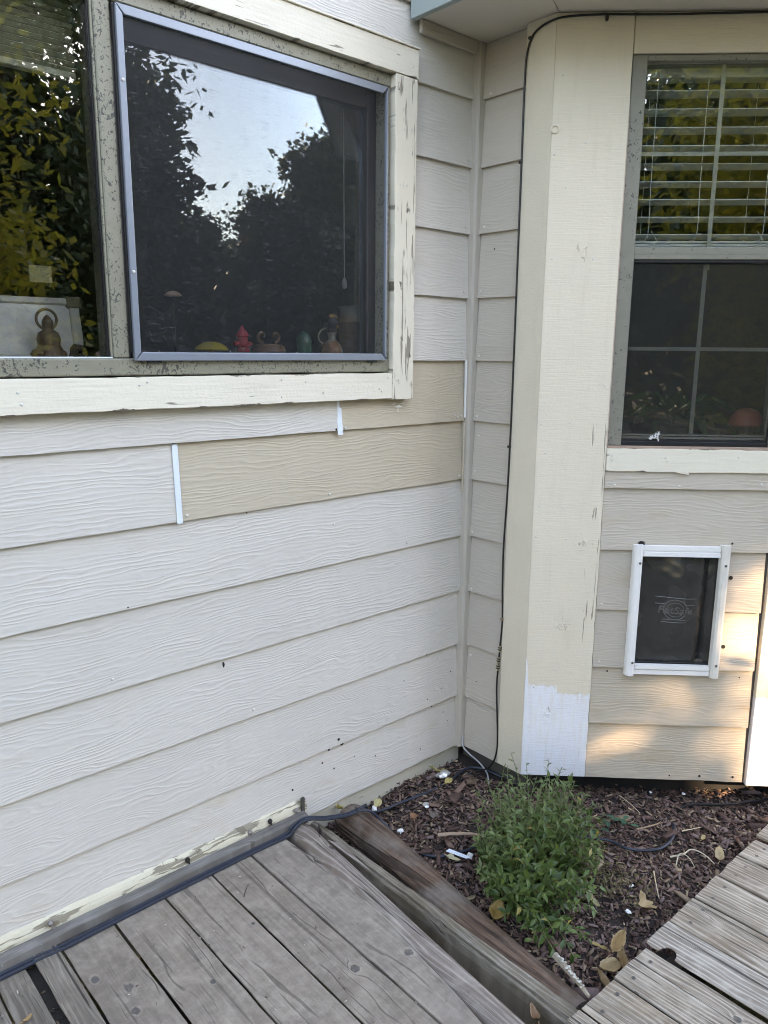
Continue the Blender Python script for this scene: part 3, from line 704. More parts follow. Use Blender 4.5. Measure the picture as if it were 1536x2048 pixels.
bx('frame_lip', M['joint'], SW, xl + .031, -1.2495, -.0235, -.0175, zb + .0405, zb + .0435, .0008)
bx('frame_lip', M['alu'], SW, -1.2535, -1.2485, -.022, -.012, zb + .044, zt - .038, .0008)
bx('rubber_gasket', M['black'], SW, -1.2575, -1.254, -.016, -.006, zb + .044, zt - .038, 0)
# glass
bx('glass_pane', M['glass_fixed'], SW, xl + .03, -1.2545, -.004, 0.0, zb + .042, zt - .038, 0)
bx('glass_pane', M['glass_slider'], SW, -1.208, xr - .023, .016, .020, zb + .042, zt - .038, 0)
# inner dark sash rails of the sliding panel
bx('sash_rail', M['black'], SW, -.452, -.418, .010, .045, zb + .042, zt - .038, .003)
bx('sash_rail', M['black'], SW, -1.2095, -.4525, .012, .045, zt - .095, zt - .037, .003)
bx('sash_rail', M['black'], SW, -1.2095, -1.19, .012, .045, zb + .042, zt - .096, .002)
bx('sash_rail', M['black'], SW, -1.189, -.4525, .012, .045, zb + .041, zb + .056, .002)
# insect screen frame with mitred corners
x0, x1, z0, z1, w = -1.2045, -.4185, 1.401, 2.150, .0195
for poly, nm in (([(x0, z0), (x1, z0), (x1 - w, z0 + w), (x0 + w, z0 + w)], 'screen_rail'), ([(x0, z1), (x0 + w, z1 - w), (x1 - w, z1 - w), (x1, z1)], 'screen_rail'),
             ([(x0, z0), (x0 + w * .8, z0 + w), (x0 + w * .8, z1 - w), (x0, z1)], 'screen_rail'), ([(x1, z0), (x1, z1), (x1 - w * .35, z1 - w), (x1 - w * .35, z0 + w)], 'screen_rail')):
    cx = sum(p[0] for p in poly) / 4; cz = sum(p[1] for p in poly) / 4
    MB().prism([((p[0] - cx) * .9993 + 0, (p[1] - cz) * .9993) for p in poly], -.041, -.030, 'y').build(nm, M['screen_frame'], SW, (cx, 0, cz), bevel=.0016, seg=2)
bx('insect_screen', M['screen'], SW, x0 + .012, x1 - .004, -.0348, -.0342, z0 + .012, z1 - .012, 0)
for z in (1.60, 2.00): nail(SW, x0 + .008, z, -.0415, s=.9)
bx('pull_tab', M['black'], SW, -1.172, -1.135, -.036, -.031, 1.3955, 1.4005, .0008)
bx('pull_tab', M['black'], SW, -.487, -.451, -.036, -.031, 1.3955, 1.4005, .0008)
bx('pull_tab', M['black'], SW, -1.2095, -1.2052, -.034, -.026, 1.42, 2.15, 0)
bx('sticker', mat_plain('sticker_olive', (.32, .30, .18), .6), SW, -1.412, -1.365, .0003, .0012, 1.567, 1.602, 0)
# inner sill and jamb
bx('inner_sill', M['room'], SW, -2.05, -.36, .061, .28, 1.385, 1.404, .002)
bx('inner_jamb', M['jamb'], SW, -.372, -.345, .062, .16, 1.405, 2.19, .002)
bx('inner_jamb', M['jamb'], SW, -.345, -.26, .10, .118, 1.30, 2.25, .002)
# cellular shade at the top of the left pane
CS = empty('pleated_shade', 'pale pleated shade pulled to the top of the left pane', 'window shade')
mp = mat_plain('shade_cloth', (.52, .52, .42), .8)
for i in range(11):
    z = 2.018 + i * .0125
    MB().prism([(.055, z), (.068, z + .006), (.055, z + .0118), (.042, z + .006)], -2.02, -1.265, 'x').build('pleat', mp, CS)
bx('bottom_rail', mp, CS, -2.02, -1.265, .044, .066, 2.003, 2.017, .002)
# cords
MB().tube([(-.475, .09, 2.15), (-.474, .09, 1.72), (-.473, .09, 1.64)], .0016, 6).build('pull_cord', M['white'], None).name = 'pull_cord'
oc = bpy.data.objects['pull_cord']; tag(oc, 'thin white shade cord hanging inside the right pane', 'cord')
kb = MB().lathe([(.001, 0), (.006, .004), (.008, .016), (.004, .03), (.001, .034)], 10).build('cord_knob', M['white'], oc, (-.473, .09, 1.61), smooth=True)

# ------------------------------------------------------------------ sash window in bay wall C
BW = empty('sash_window', 'double-hung bay window with grey spotted frame, blinds in its top half', 'window', tuple(EP), ROT['C'])
a0, a1, b0, b1 = .2200, .7540, 1.1460, 2.2540
bx('frame_rail', M['alu_c'], BW, a0, a0 + .043, .0085, .075, b0, b1, .002)
bx('frame_rail', M['alu_c'], BW, a1 - .043, a1, .0085, .075, b0, b1, .002)
bx('frame_rail', M['alu_c'], BW, a0 + .0435, a1 - .0435, .0095, .075, b1 - .016, b1 - .001, .0015)
bx('frame_rail', M['black'], BW, a0 + .0435, a1 - .0435, .012, .075, b0, b0 + .013, .0015)
bx('meeting_rail', M['alu_c'], BW, a0 + .0435, a1 - .0435, .016, .05, 1.716, 1.736, .0015)
bx('meeting_rail', M['alu_c'], BW, a0 + .0435, a1 - .0435, .011, .05, 1.701, 1.7155, .0015)
bx('meeting_rail', M['black'], BW, a0 + .0435, a1 - .0435, .0145, .05, 1.692, 1.7005, .001)
bx('glass_pane', M['glass_sash'], BW, a0 + .043, a1 - .043, .034, .038, 1.736, b1 - .016, 0)
bx('glass_pane', M['glass_sash'], BW, a0 + .043, a1 - .043, .044, .048, b0 + .013, 1.692, 0)
bx('insect_screen', M['screen_c'], BW, a0 + .0445, a1 - .0445, .0213, .0217, b0 + .0145, 1.6905, 0)
scf = M['black']
for q in ((a0 + .0436, a0 + .0466, b0 + .0135, 1.6915), (a1 - .0466, a1 - .0436, b0 + .0135, 1.6915)): bx('screen_rail', scf, BW, q[0], q[1], .017, .024, q[2], q[3], 0)
bx('screen_rail', scf, BW, a0 + .047, a1 - .047, .017, .024, b0 + .0135, b0 + .0185, 0)
bx('sash_rail', M['alu_c'], BW, a0 + .047, a1 - .047, .036, .060, b0 + .019, b0 + .026, 0)
bx('sash_rail', M['alu_c'], BW, a0 + .047, a1 - .047, .038, .060, b0 + .029, b0 + .033, 0)
xm = .4875
bx('muntin', M['grille'], BW, xm - .006, xm + .006, .0405, .0435, 1.737, b1 - .0165, 0)
bx('muntin', M['grille'], BW, a0 + .044, xm - .0065, .0405, .0435, 1.994, 2.005, 0); bx('muntin', M['grille'], BW, xm + .0065, a1 - .044, .0405, .0435, 1.994, 2.005, 0)
bx('muntin', M['grille'], BW, xm - .006, xm + .006, .0505, .0535, b0 + .034, 1.6915, 0)
bx('muntin', M['grille'], BW, a0 + .044, xm - .0065, .0505, .0535, 1.436, 1.447, 0); bx('muntin', M['grille'], BW, xm + .0065, a1 - .044, .0505, .0535, 1.436, 1.447, 0)
bx('sash_lock', M['white'], BW, .484, .500, .052, .064, 1.676, 1.6915, .001)
ragged_board('sill_trim', M['trim_h'], BW, .2185, .7535, -.004, .021, 1.066, 1.137, 'x', .0006, 12)
bx('sill_back', mat_plain('bare_wood_edge', (.36, .25, .19), .8, .2, 40), BW, .2195, .7530, .002, .03, 1.1372, 1.1452, .001)
bx('side_caulk', mat_plain('pinkish_caulk', (.50, .36, .29), .7, .2, 60), BW, .2165, .2192, -.001, .015, 1.146, 2.10, .0006)
for (X, Z) in [(.235, 1.115), (.235, 1.10), (.40, 1.11), (.405, 1.10), (.62, 1.115)]: nail(BW, X, Z, -.0045, s=.7)
MB().prism([(.435, 1.0655), (.472, 1.0655), (.474, 1.058), (.455, 1.0615)], -.0075, -.0045, 'y').build('paint_flake', M['trim_h'], BW)
# blinds
VB = empty('venetian_blind', 'white horizontal slat blind behind the upper bay sash', 'blind', tuple(EP), ROT['C'])
me = MB().box(-.222, .222, -.024, .024, -.0012, .0012).mesh('slat', (M['blind'],))
for i in range(10):
    z = 1.777 + .0502 * i
    o = link_mesh('slat', me, None, VB, (xm, .105, z), (R(-9), 0, 0))
me2 = MB().box(-.222, .222, -.024, .024, -.0016, .0016).mesh('slat', (M['blind'],))
for i in range(5): link_mesh('slat', me2, None, VB, (xm, .105, 1.7445 + .0042 * i), (R(random.uniform(-2, 3)), 0, 0))
bx('bottom_rail', M['blind'], VB, xm - .224, xm + .224, .080, .130, 1.727, 1.742, .003)
bx('head_rail', M['blind'], VB, xm - .224, xm + .224, .075, .13, 2.215, 2.25, .003)
for X in (.315, .46, .655):
    MB().tube(smooth_path([(X, .079, 2.21), (X - .001, .078, 1.95), (X + .002, .077, 1.80), (X - .006, .076, 1.765), (X - .02, .074, 1.762)], 5), .0011, 5).build('lift_cord', M['blind'], VB, smooth=True)
for X in (.325, .64):
    MB().tube(smooth_path([(X, .077, 1.79), (X + .018, .075, 1.758), (X - .012, .074, 1.748), (X + .03, .073, 1.745), (X + .055, .074, 1.765), (X + .065, .074, 1.748)], 6), .0011, 5).build('lift_cord', M['blind'], VB, smooth=True)
    MB().tube([(X - .018, .13, 2.21), (X - .018, .13, 1.75)], .001, 4).build('ladder_string', M['blind'], VB)

# ------------------------------------------------------------------ pet door
PD = empty('pet_door', 'white framed pet door with dark smoked flap in the bay wall', 'pet door', tuple(EP), ROT['C'])
q0, q1, p0, p1 = .320, .6225, .392, .833
M['pvc'] = mat_plain('white_pvc', (.80, .78, .75), .35, .06, 12)
M['pvc_dirty'] = mat_plain('dirty_pvc', (.70, .66, .59), .45, .2, 14)
def channel(parent, x0, x1, z0, z1, mat, vertical):
    if vertical:
        poly = [(x0, -.001), (x0 + .004, -.016), (x0 + .011, -.0215), (x1 - .008, -.022), (x1 - .002, -.018), (x1, .0)]
        return MB().prism(poly, z0, z1, 'z').build('side_rail', mat, parent)
    poly = [(-.001, z0), (-.013, z0 + .001), (-.013, z0 + .0155), (-.009, z0 + .0165), (-.009, z0 + .0195), (-.016, z0 + .0205), (-.016, z1), (.0, z1)]
    return MB().prism(poly, x0, x1, 'x').build('cross_rail', mat, parent)
channel(PD, q0, q0 + .031, p0, p1, M['pvc'], True); channel(PD, q1 - .031, q1, p0, p1 + .003, M['pvc_dirty'], True)
channel(PD, q0 + .0312, q1 - .0312, p0 + .004, p0 + .038, M['pvc'], False)
o = channel(PD, q0 + .0312, q1 - .0312, 0, .034, M['pvc'], False); o.scale = (1, 1, -1); o.location = (0, 0, p1 - .002)
sm = MB().lathe([(.0042, 0), (.0040, .0015), (.0003, .002)], 10).mesh('screw', (mat_plain('dull_screw', (.16, .15, .12), .5, metal=.6),), True)
for (X, Z) in [(.341, .775), (.608, .772), (.341, .439), (.609, .436)]: link_mesh('screw', sm, None, PD, (X, -.0222, Z), (math.pi / 2, 0, 0))
# flap, bulged vinyl
t_ = NT('smoked_vinyl'); nn = t_.noise(t_.obj, 9.0, 2)
M['flap'] = t_.done(t_.bsdf(t_.mix(nn, (.016, .016, .016), (.055, .052, .047)), t_.ramp(nn, .3, .7, .18, .36), t_.bump(t_.noise(t_.obj, 14.0, 1), .02, .5), spec=.5))
n, m_ = 22, 30; vs = []; fs = []
def flap_y(u, v): return .012 - .030 * math.exp(-((u - .62) / .26) ** 2 - ((v - .72) / .34) ** 2) - .012 * math.exp(-((u - .5) / .3) ** 2 - ((v - .25) / .2) ** 2) + .018 * math.exp(-((u - .90) / .05) ** 2)
fx0, fx1, fz0, fz1 = q0 + .030, q1 - .030, p0 + .036, p1 - .034
for j in range(m_ + 1):
    for i in range(n + 1): vs.append((fx0 + (fx1 - fx0) * i / n, flap_y(i / n, j / m_) + .004, fz0 + (fz1 - fz0) * j / m_))
N1 = len(vs)
vs += [(a, b + .004, c) for a, b, c in vs]
for j in range(m_):
    for i in range(n):
        a = j * (n + 1) + i; fs += [(a, a + 1, a + n + 2, a + n + 1), (N1 + a + n + 1, N1 + a + n + 2, N1 + a + 1, N1 + a)]
for i in range(n): fs += [(i, N1 + i, N1 + i + 1, i + 1)]; b = m_ * (n + 1) + i; fs += [(b, b + 1, N1 + b + 1, N1 + b)]
for j in range(m_): a = j * (n + 1); fs += [(a, a + n + 1, N1 + a + n + 1, N1 + a)]; b = a + n; fs += [(b, N1 + b, N1 + b + n + 1, b + n + 1)]
FL = MB().add(vs, fs).build('flap', M['flap'], PD, smooth=True)
def fy(X, Z): return flap_y((X - fx0) / (fx1 - fx0), (Z - fz0) / (fz1 - fz0)) + .0035
def wrap(o_me):
    for v in o_me.vertices: v.co.y += fy(v.co.x, v.co.z)
    o_me.update()
cxm, czm = .470, .616
mb = MB(); mb.torus((cxm, 0, czm), .034, .0022, 40, 6, 'y', 1.02); mb.torus((cxm, 0, czm), .024, .0016, 36, 6, 'y', 1.05)
for (x0_, x1_, zz) in ((.408, .532, .657), (.408, .440, .634), (.500, .530, .634)):
    mb.tube([(x0_ + (x1_ - x0_) * i / 10, 0, zz) for i in range(11)], .0015, 6)
for (x0_, x1_, zz) in ((.435, .505, .582), (.432, .508, .573)): mb.tube([(x0_ + (x1_ - x0_) * i / 8, 0, zz) for i in range(9)], .0012, 6)
M['emboss'] = mat_plain('embossed_vinyl', (.11, .106, .098), .26)
o = mb.build('emblem', M['emboss'], FL, smooth=True); wrap(o.data)
fc = bpy.data.curves.new('lettering', 'FONT'); fc.body = 'PetSafe'; fc.size = .034; fc.extrude = .0012; fc.bevel_depth = .0005; fc.shear = .15; fc.space_character = 1.05; fc.align_x = 'CENTER'; fc.align_y = 'CENTER'
fo = bpy.data.objects.new('lettering_src', fc); COL.objects.link(fo)
dg = bpy.context.evaluated_depsgraph_get(); lm = bpy.data.meshes.new_from_object(fo.evaluated_get(dg)); bpy.data.objects.remove(fo)
for v in lm.vertices: x_, y_, z_ = v.co; v.co = (cxm + x_, -z_ - .0005, czm - .003 + y_)
lm.materials.clear(); lm.materials.append(M['emboss']); wrap(lm)
lo = link_mesh('lettering', lm, None, FL)
bx('flap_weight', M['black'], PD, fx0 + .002, fx1 - .002, .004, .010, fz0 + .001, fz0 + .006, .001)
bx('tunnel', M['black'], PD, fx0 - .004, fx1 + .004, .11, .13, fz0 - .01, fz1 + .01, 0)

# ------------------------------------------------------------------ ground, decks, bed
t_ = NT('lawn'); n_ = t_.noise(t_.obj, .6, 5, .6); n2_ = t_.noise(t_.obj, 25.0, 3)
M['lawn'] = t_.done(t_.bsdf(t_.mix(n_, t_.mix(n2_, (.035, .055, .018), (.06, .085, .03)), (.085, .07, .045)), .9, t_.bump(n2_, .02)))
g = MB(); S = 600.0
g.add([(-S, -S, -.26), (S, -S, -.26), (S, S, -.26), (-S, S, -.26)], [(0, 1, 2, 3)])
tag(g.build('ground', M['lawn']), kind='structure')

def soil_z(x, y): return -.082 + .010 * math.sin(5.1 * x + 1.3) * math.cos(6.3 * y) + .006 * math.sin(17 * x + 3 * y) + .016 * math.exp(-((x + .40) / .25) ** 2 - ((y + .02) / .08) ** 2)
def chips(name, n, xr, yr, smin, smax, zo, mats, weights, seed, thin=.16, keep=None, zfun=soil_z):
    g_ = np.random.default_rng(seed); V = []; F = []; MI = []
    cube = np.array([[-1, -.8, -1], [1, -1, -1], [.85, 1, -1], [-1, .7, -1], [-.9, -.7, 1], [.9, -.6, 1], [1, .8, 1], [-.8, .9, 1]], float)
    fc = np.array([[3, 2, 1, 0], [4, 5, 6, 7], [0, 1, 5, 4], [1, 2, 6, 5], [2, 3, 7, 6], [3, 0, 4, 7]])
    k = 0
    while k < n:
        x, y = g_.uniform(*xr), g_.uniform(*yr)
        if keep and not keep(x, y): n -= 1; continue
        L = g_.uniform(smin, smax) * .5; wd = L * g_.uniform(.18, .5); th = max(.0006, wd * thin * g_.uniform(.5, 1.6))
        v = cube * [L, wd, th] * g_.uniform(.75, 1.25, (8, 3))
        v[:, 2] += (v[:, 0] / L) ** 2 * L * g_.uniform(-.15, .25)
        e = Matrix.Rotation(g_.uniform(0, 6.28), 3, 'Z') @ Matrix.Rotation(g_.normal(0, .32), 3, 'Y') @ Matrix.Rotation(g_.normal(0, .45), 3, 'X')
        v = v @ np.array(e).T
        v += [x, y, zfun(x, y) + zo + abs(g_.normal(0, .006))]
        V.append(v); F.append(fc + 8 * k); MI += [g_.choice(len(mats), p=weights)] * 6; k += 1
    me = np_mesh(name, np.concatenate(V), np.concatenate(F), mats, MI)
    return link_mesh(name, me)
D1, D2 = (.125, .108, .092), (.335, .315, .288)
DECKZ = .010
deck = empty('deck', 'weathered grey plank deck with dark knots along the left wall', 'deck', (0, 0, 0))
deck2 = empty('deck', 'paler brownish plank deck with board ends facing the mulch bed', 'deck', (0, 0, 0))
SCREWME = MB().lathe([(.0048, 0), (.0046, .0006), (.002, .0009), (.0006, .0002)], 10).mesh('screw', (mat_plain('weathered_screw', (.12, .11, .10), .55, metal=.5),), True)
def deck_board(parent, pts_l, pts_r, mat, z=DECKZ, thick=.036, tilt=0.0, outline=None, label=None, wob=.0012):
    """plank along -y: left edge points and right edge points [(x,y)...] from the wall end outwards"""
    rr = random.Random(int(abs(pts_l[0][0]) * 1e5))
    def dense(p):
        out = []
        for (a, b) in zip(p[:-1], p[1:]):
            k = max(1, int(abs(b[1] - a[1]) / .06))
            for i in range(k): out.append((a[0] + (b[0] - a[0]) * i / k + rr.uniform(-wob, wob), a[1] + (b[1] - a[1]) * i / k))
        out.append(p[-1]); return out
    L = dense(pts_l); Rr = dense(pts_r)
    if outline: poly = outline
    else:
        xl_, xr_ = L[0][0], Rr[0][0]
        endp = [(xl_ + (xr_ - xl_) * f, L[0][1] + (Rr[0][1] - L[0][1]) * f + rr.uniform(-.002, .002)) for f in (.25, .5, .75)]
        poly = L[::-1] + endp + Rr
    cx = sum(p[0] for p in poly) / len(poly); cy = -1.0
    mb = MB().prism([(p[0] - cx, p[1] - cy) for p in poly], -thick, 0)
    o = mb.build('deck_board', mat, parent, (cx, cy, z), (0, tilt, 0), bevel=.0022, seg=2)
    if label: o['label'] = label
    return o, cx, cy
LB_ = [(-2.06, -1.925), (-1.92, -1.785), (-1.78, -1.647), (-1.641, -1.577), (-1.555, -1.4975), (-1.4895, -1.3645), (-1.3585, -1.2265), (-1.2200, -1.0865), (-1.0805, -.9605)]
KNL = {5: [(-1.420, -.292, .010), (-1.434, -.364, .009), (-1.467, -.218, .009)], 6: [(-1.27, -.405, .006)], 8: [(-1.000, -.590, .010)]}
yE = -3.2
for i, (xa, xb) in enumerate(LB_):
    cx = (xa + xb) / 2
    kn = [(a - cx, b + 1.0, c) for a, b, c in KNL.get(i, [])]
    old = i in (2, 3, 4)
    m = mat_deck('grey_deck_wood', (.125, .098, .076) if old else (.165, .130, .101), (.295, .250, .20) if old else (.38, .315, .25), kn, .65 if old else .30, (.215, .165, .125), .65, 1.0 if old else .5, not old)
    deck_board(deck, [(xa, -.052), (xa, yE)], [(xb, -.052), (xb, yE)], m, DECKZ + random.uniform(-.0015, .001), R(random.uniform(-.4, .4)), label='narrow strongly grooved plank' if i in (3, 4) else None)
# last full plank, torn at the edge and ripped to a taper
kn = [(-.844 + .905, -.638 + 1.0, .010)]
m = mat_deck('grey_deck_wood', (.17, .135, .108), (.39, .325, .262), kn, .3, (.25, .20, .17), .5, .7, True)
deck_board(deck, [(-.9545, -.052), (-.957, yE)], [(-.842, -.052), (-.834, -.17), (-.829, -.20), (-.836, -.215), (-.838, -.222), (-.829, -.245), (-.830, -.36), (-.839, -.50), (-.874, -.79), (-.893, -.90), (-.935, -1.3), (-.94, yE)], m, DECKZ, label='last plank, its edge chipped and ripped to a taper')
# half-round edge rail, rounded at its wall end
rail_m = mat_deck('grooved_rail_wood', (.15, .115, .09), (.385, .33, .28), [(.022, .78, .007)], .8, (.22, .15, .13), .5, 1.0)
rb = MB(); vs = []; fs = []; nn_ = 40; K = 9
for i in range(nn_ + 1):
    f = i / nn_; y = -.048 - 2.5 * f
    xr_ = -.738 - .075 * min(1, (-.048 - 0 - y) / .95) if True else 0
    s = (-y - .048)
    xr_ = -.745 - .069 * min(1.0, s / .95); wdt = .072
    endf = min(1.0, math.sqrt(max(0.0, 1 - max(0, 1 - s / .03) ** 2)) + .35)
    xc = xr_ - wdt / 2 - (1 - min(1, s / .03)) * .0
    for k in range(K):
        a = math.pi * k / (K - 1)
        px = xc + wdt / 2 * math.cos(a); hi_ = .036 + .024 * max(0.0, 1 - s / .62)
        pz = -.024 + hi_ * (math.sin(a) ** .5) * (1 if i else .72)
        vs.append((px + .80, y + 1.0, pz + .0))
    vs += [(xc - wdt / 2 + .80, y + 1.0, -.05), (xc + wdt / 2 + .80, y + 1.0, -.05)]
KK = K + 2
for i in range(nn_):
    for k in range(KK): fs.append((i * KK + k, i * KK + (k + 1) % KK, (i + 1) * KK + (k + 1) % KK, (i + 1) * KK + k))
fs += [tuple(range(KK)), tuple(range(nn_ * KK, (nn_ + 1) * KK))]
RAIL = empty('edge_rail', 'grooved half-round grey rail along the deck edge, crossed by the cables', 'rail')
rb.add(vs, fs).build('rail_body', rail_m, RAIL, (-.80, -1.0, 0), smooth=True)
MB().add([(-.770, -.19, .033), (-.752, -.22, .030), (-.760, -.40, .024), (-.755, -.25, .034)], [(0, 1, 3), (1, 2, 3), (2, 0, 3), (0, 2, 1)]).build('splinter', rail_m, RAIL)
# planks of the right deck
RB_ = [(-.745, -.703), (-.697, -.572), (-.565, -.428), (-.419, -.307), (-.299, -.172), (-.164, -.039), (-.031, .092), (.100, .210), (.218, .345), (.353, .48), (.488, .615), (.623, .75), (.758, .885), (.893, 1.02), (1.028, 1.155), (1.163, 1.29), (1.298, 1.42), (1.43, 1.55), (1.56, 1.68), (1.69, 1.81), (1.82, 1.94), (1.95, 2.07), (2.08, 2.2)]
RC1, RC2 = (.17, .125, .09), (.50, .425, .34)
for i, (xa, xb) in enumerate(RB_):
    r_ = random.Random(i + 30); cx = (xa + xb) / 2
    kn = {3: [(-.405 - cx, -1.055 + 1, .022)], 2: [(.03, -.25, .008)], 5: [(-.01, -.22, .007)]}.get(i, [])
    cc = (.52, .465, .395) if i == 3 else RC2
    m = mat_deck('brown_deck_wood', RC1 if i != 3 else (.20, .155, .12), cc, kn if i != 3 else [], .75, (.27, .18, .11), .15 + .5 * (i % 3 == 1) + .2 * (i > 4), 1.0)
    y0 = -1.003 + r_.uniform(-.005, .004)
    out = None
    if i == 3:   # knot hole bites into the left edge
        hole = []
        for k in range(15):
            a = math.pi / 2 - math.pi * k / 14
            hole.append((xa + .002 + .029 * max(0, math.cos(a)) , -1.058 + .020 * math.sin(a)))
        out = [(xa, yE), (xa, -1.6), (xa, -1.3)] + [(xa, -1.09)] + hole[::-1] + [(xa, -1.02), (xa + .004, y0), (cx, y0 + .001), (xb, y0 - .001), (xb, -1.3), (xb, yE)]
    o, ox, oy = deck_board(deck2, [(xa, y0), (xa, yE)], [(xb, y0 + r_.uniform(-.004, .004)), (xb, yE)], m, DECKZ + r_.uniform(-.002, .0015), R(r_.uniform(-.5, .5)), outline=out,
               label='pale plank with a black knot hole at its end' if i == 3 else None)
    if i >= 1:
        for sx in ((xa + .03, xb - .03) if i != 3 else (xa + .022, xb - .03)):
            link_mesh('screw', SCREWME, None, deck2, (sx + r_.uniform(-.004, .004), -1.0415 + r_.uniform(-.003, .003), DECKZ + .0008))
deck_board(deck2, [(-.795, -1.0), (-.795, yE)], [(-.757, -1.012), (-.757, yE)], mat_deck('brown_deck_wood', (.2, .17, .15), (.42, .39, .36), (), .6), DECKZ - .001)
bx('dark_backing', mat_plain('backing_black', (.03, .024, .02), .95), deck2, -.47, -.36, -1.10, -1.012, -.075, -.035, 0)  # unseen dark block added under the knot hole so it reads black
# joists below so the gaps read dark
bm_ = mat_plain('joist_wood', (.07, .055, .045), .9)
for i, y in enumerate((-1.06, -1.55, -2.05, -2.6)): bx('joist', bm_, deck2, -.70, 2.2, y - .019, y + .019, -.17, DECKZ - .042, 0)
for i, y in enumerate((-.30, -.80, -1.3, -1.8, -2.4)): bx('joist', bm_, deck, -2.1, -.83, y - .019, y + .019, -.17, DECKZ - .042, 0)
for (X, Y) in [(-1.10, -.31), (-1.25, -.80), (-1.20, -.80)]: link_mesh('screw', SCREWME, None, deck, (X, Y, DECKZ + .0008))
gd = chips('gap_debris', 260, (-1.58, -1.552), (-1.0, -.06), .006, .018, .068, mc_ := [mat_plain('debris_dark', (.05, .04, .03), .9, .4, 60), mat_plain('debris_tan', (.17, .13, .09), .9, .3, 60)], [.7, .3], 9); tag(gd, kind='stuff')
bx('dark_backing', mat_plain('backing_black', (.04, .033, .028), .95), deck, -1.60, -1.53, -3.1, -.06, -.06, -.012, 0)  # dark soil strip added to close the see-through gap between planks
# base strip on the deck against the siding and the peeling quarter round behind it
strip_m = mat_deck('strip_wood', (.13, .115, .10), (.30, .28, .255), (), .25, (.2, .17, .15), .5, .4)
ob = MB().prism([(-.019, 0), (.019, 0), (.019, .024), (.010, .029), (-.006, .029), (-.015, .024), (-.019, .014)], -1.0, 1.0, 'y').build('base_strip', strip_m, None, (-1.742, -.0405, DECKZ + .0015), (0, 0, R(-90)), bevel=.0015)
tag(ob, 'rounded grey wooden strip lying on the deck against the left wall', 'strip')
M['quarter'] = mat_trim('peeling_yellow_paint', (.62, .56, .42), 'x', 1.6, (.20, .165, .115), sawn=False, grime=.55)
qm = MB(); rr = random.Random(21); vs = []; fs = []; n = 130
for i in range(n + 1):
    x = -2.72 + 1.995 * i / n; j = rr.gauss(0, .0012); j2 = rr.gauss(0, .0009)
    vs += [(x + 1.72, -.0195, .002), (x + 1.72, -.0300 + j2, .012), (x + 1.72, -.0290 + j2, .040), (x + 1.72, -.0235 + j2, .062 + j), (x + 1.72, -.0160, .070 + j)]
for i in range(n):
    for k in range(5): fs.append((i * 5 + k, i * 5 + (k + 1) % 5, (i + 1) * 5 + (k + 1) % 5, (i + 1) * 5 + k))
fs += [tuple(range(5)), tuple(range(n * 5, n * 5 + 5))]
qo = qm.add(vs, fs).build('moulding', M['quarter'], None, (-1.72, 0, 0), smooth=True)
tag(qo, 'cracked yellow-cream moulding strip between siding and deck strip', 'moulding')
nb = mat_plain('bent_nail_steel', (.25, .22, .2), .5, metal=.5)
for i, (X, Z) in enumerate([(-1.497, .058), (-1.13, .055), (-.93, .05), (-.86, .055), (-.765, .05)]):
    mb = MB().tube([(X, -.028, Z - .006), (X + .004, -.034, Z - .018), (X + .006, -.040, Z - .024)], .0022, 6)
    mb.lathe([(.006, 0), (.0075, .006), (.003, .012), (.0003, .013)], 8, (X - .002, -.031, Z - .006)); mb.build('bent_nail', M['rust'] if i % 2 else nb, qo, (1.72, 0, 0))
bx('dark_stake', mat_plain('dark_stake_wood', (.07, .06, .05), .9), RAIL, -.748, -.736, -.034, -.026, .0, .082, .001)

# timbers edging the bed
TM = MB(); vs = []; fs = []; rr = random.Random(4); n = 36
for i in range(n + 1):
    y = -.02 - .985 * i / n; j = rr.uniform(-.0015, .0015)
    f_ = i / n; rt = -.681 + .012 * f_; lf_ = -.006 * f_; tp = -.025 + rr.uniform(-.001, .001); g0 = -.7035 + lf_ + .0025 * math.sin(11 * y)
    q = [(-.715 + lf_, -.125), (-.7145 + lf_ + j, -.058), (-.7115 + lf_ + j, -.036), (g0 - .003, tp - .004), (g0 - .0008, tp - .014), (g0 + .0018, tp - .001 + j), ((g0 + rt) / 2, tp), (rt - .004 + j, tp - .0015), (rt + .001 + j, tp - .008), (rt, -.125)]
    vs += [(a + .686, y + .5, b) for a, b in q]
for i in range(n):
    for k in range(10): fs.append((i * 10 + k, i * 10 + (k + 1) % 10, (i + 1) * 10 + (k + 1) % 10, (i + 1) * 10 + k))
fs += [tuple(range(10)), tuple(range(n * 10, n * 10 + 10))]
tm_m = mat_deck('split_timber_wood', (.115, .09, .062), (.36, .31, .25), (), .5, (.16, .12, .07), .5, 1.0)
to = TM.add(vs, fs).build('edging_timber', tm_m, None, (-.686, -.5, 0))
tag(to, 'split olive-grey edging timber between the deck rail and the round log', 'timber')
t_ = NT('reddish_log'); x_, y_, z_ = t_.sep(t_.obj)
f1 = t_.noise(t_.xyz(t_.m('MULTIPLY', x_, 90.0), t_.m('MULTIPLY', y_, 4.0), t_.m('MULTIPLY', z_, 90.0)), 1.0, 5, .65, .3); f2 = t_.noise(t_.obj, 7.0, 4, .6)
ck = t_.ramp(t_.noise(t_.xyz(t_.m('MULTIPLY', x_, 30.0), t_.m('MULTIPLY', y_, 1.2), t_.m('MULTIPLY', z_, 30.0)), 1.0, 2), .66, .70)
lc = t_.mix(t_.ramp(f1, .3, .7), (.045, .026, .018), (.20, .120, .080)); gx = t_.n.new('ShaderNodeNewGeometry'); up_ = t_.sep(gx.outputs['Normal'])[2]
lc = t_.mix(t_.m('MULTIPLY', t_.ramp(f2, .40, .70), .8), lc, (.24, .195, .16)); lc = t_.mix(t_.m('MULTIPLY', ck, .7), lc, (.03, .02, .015))
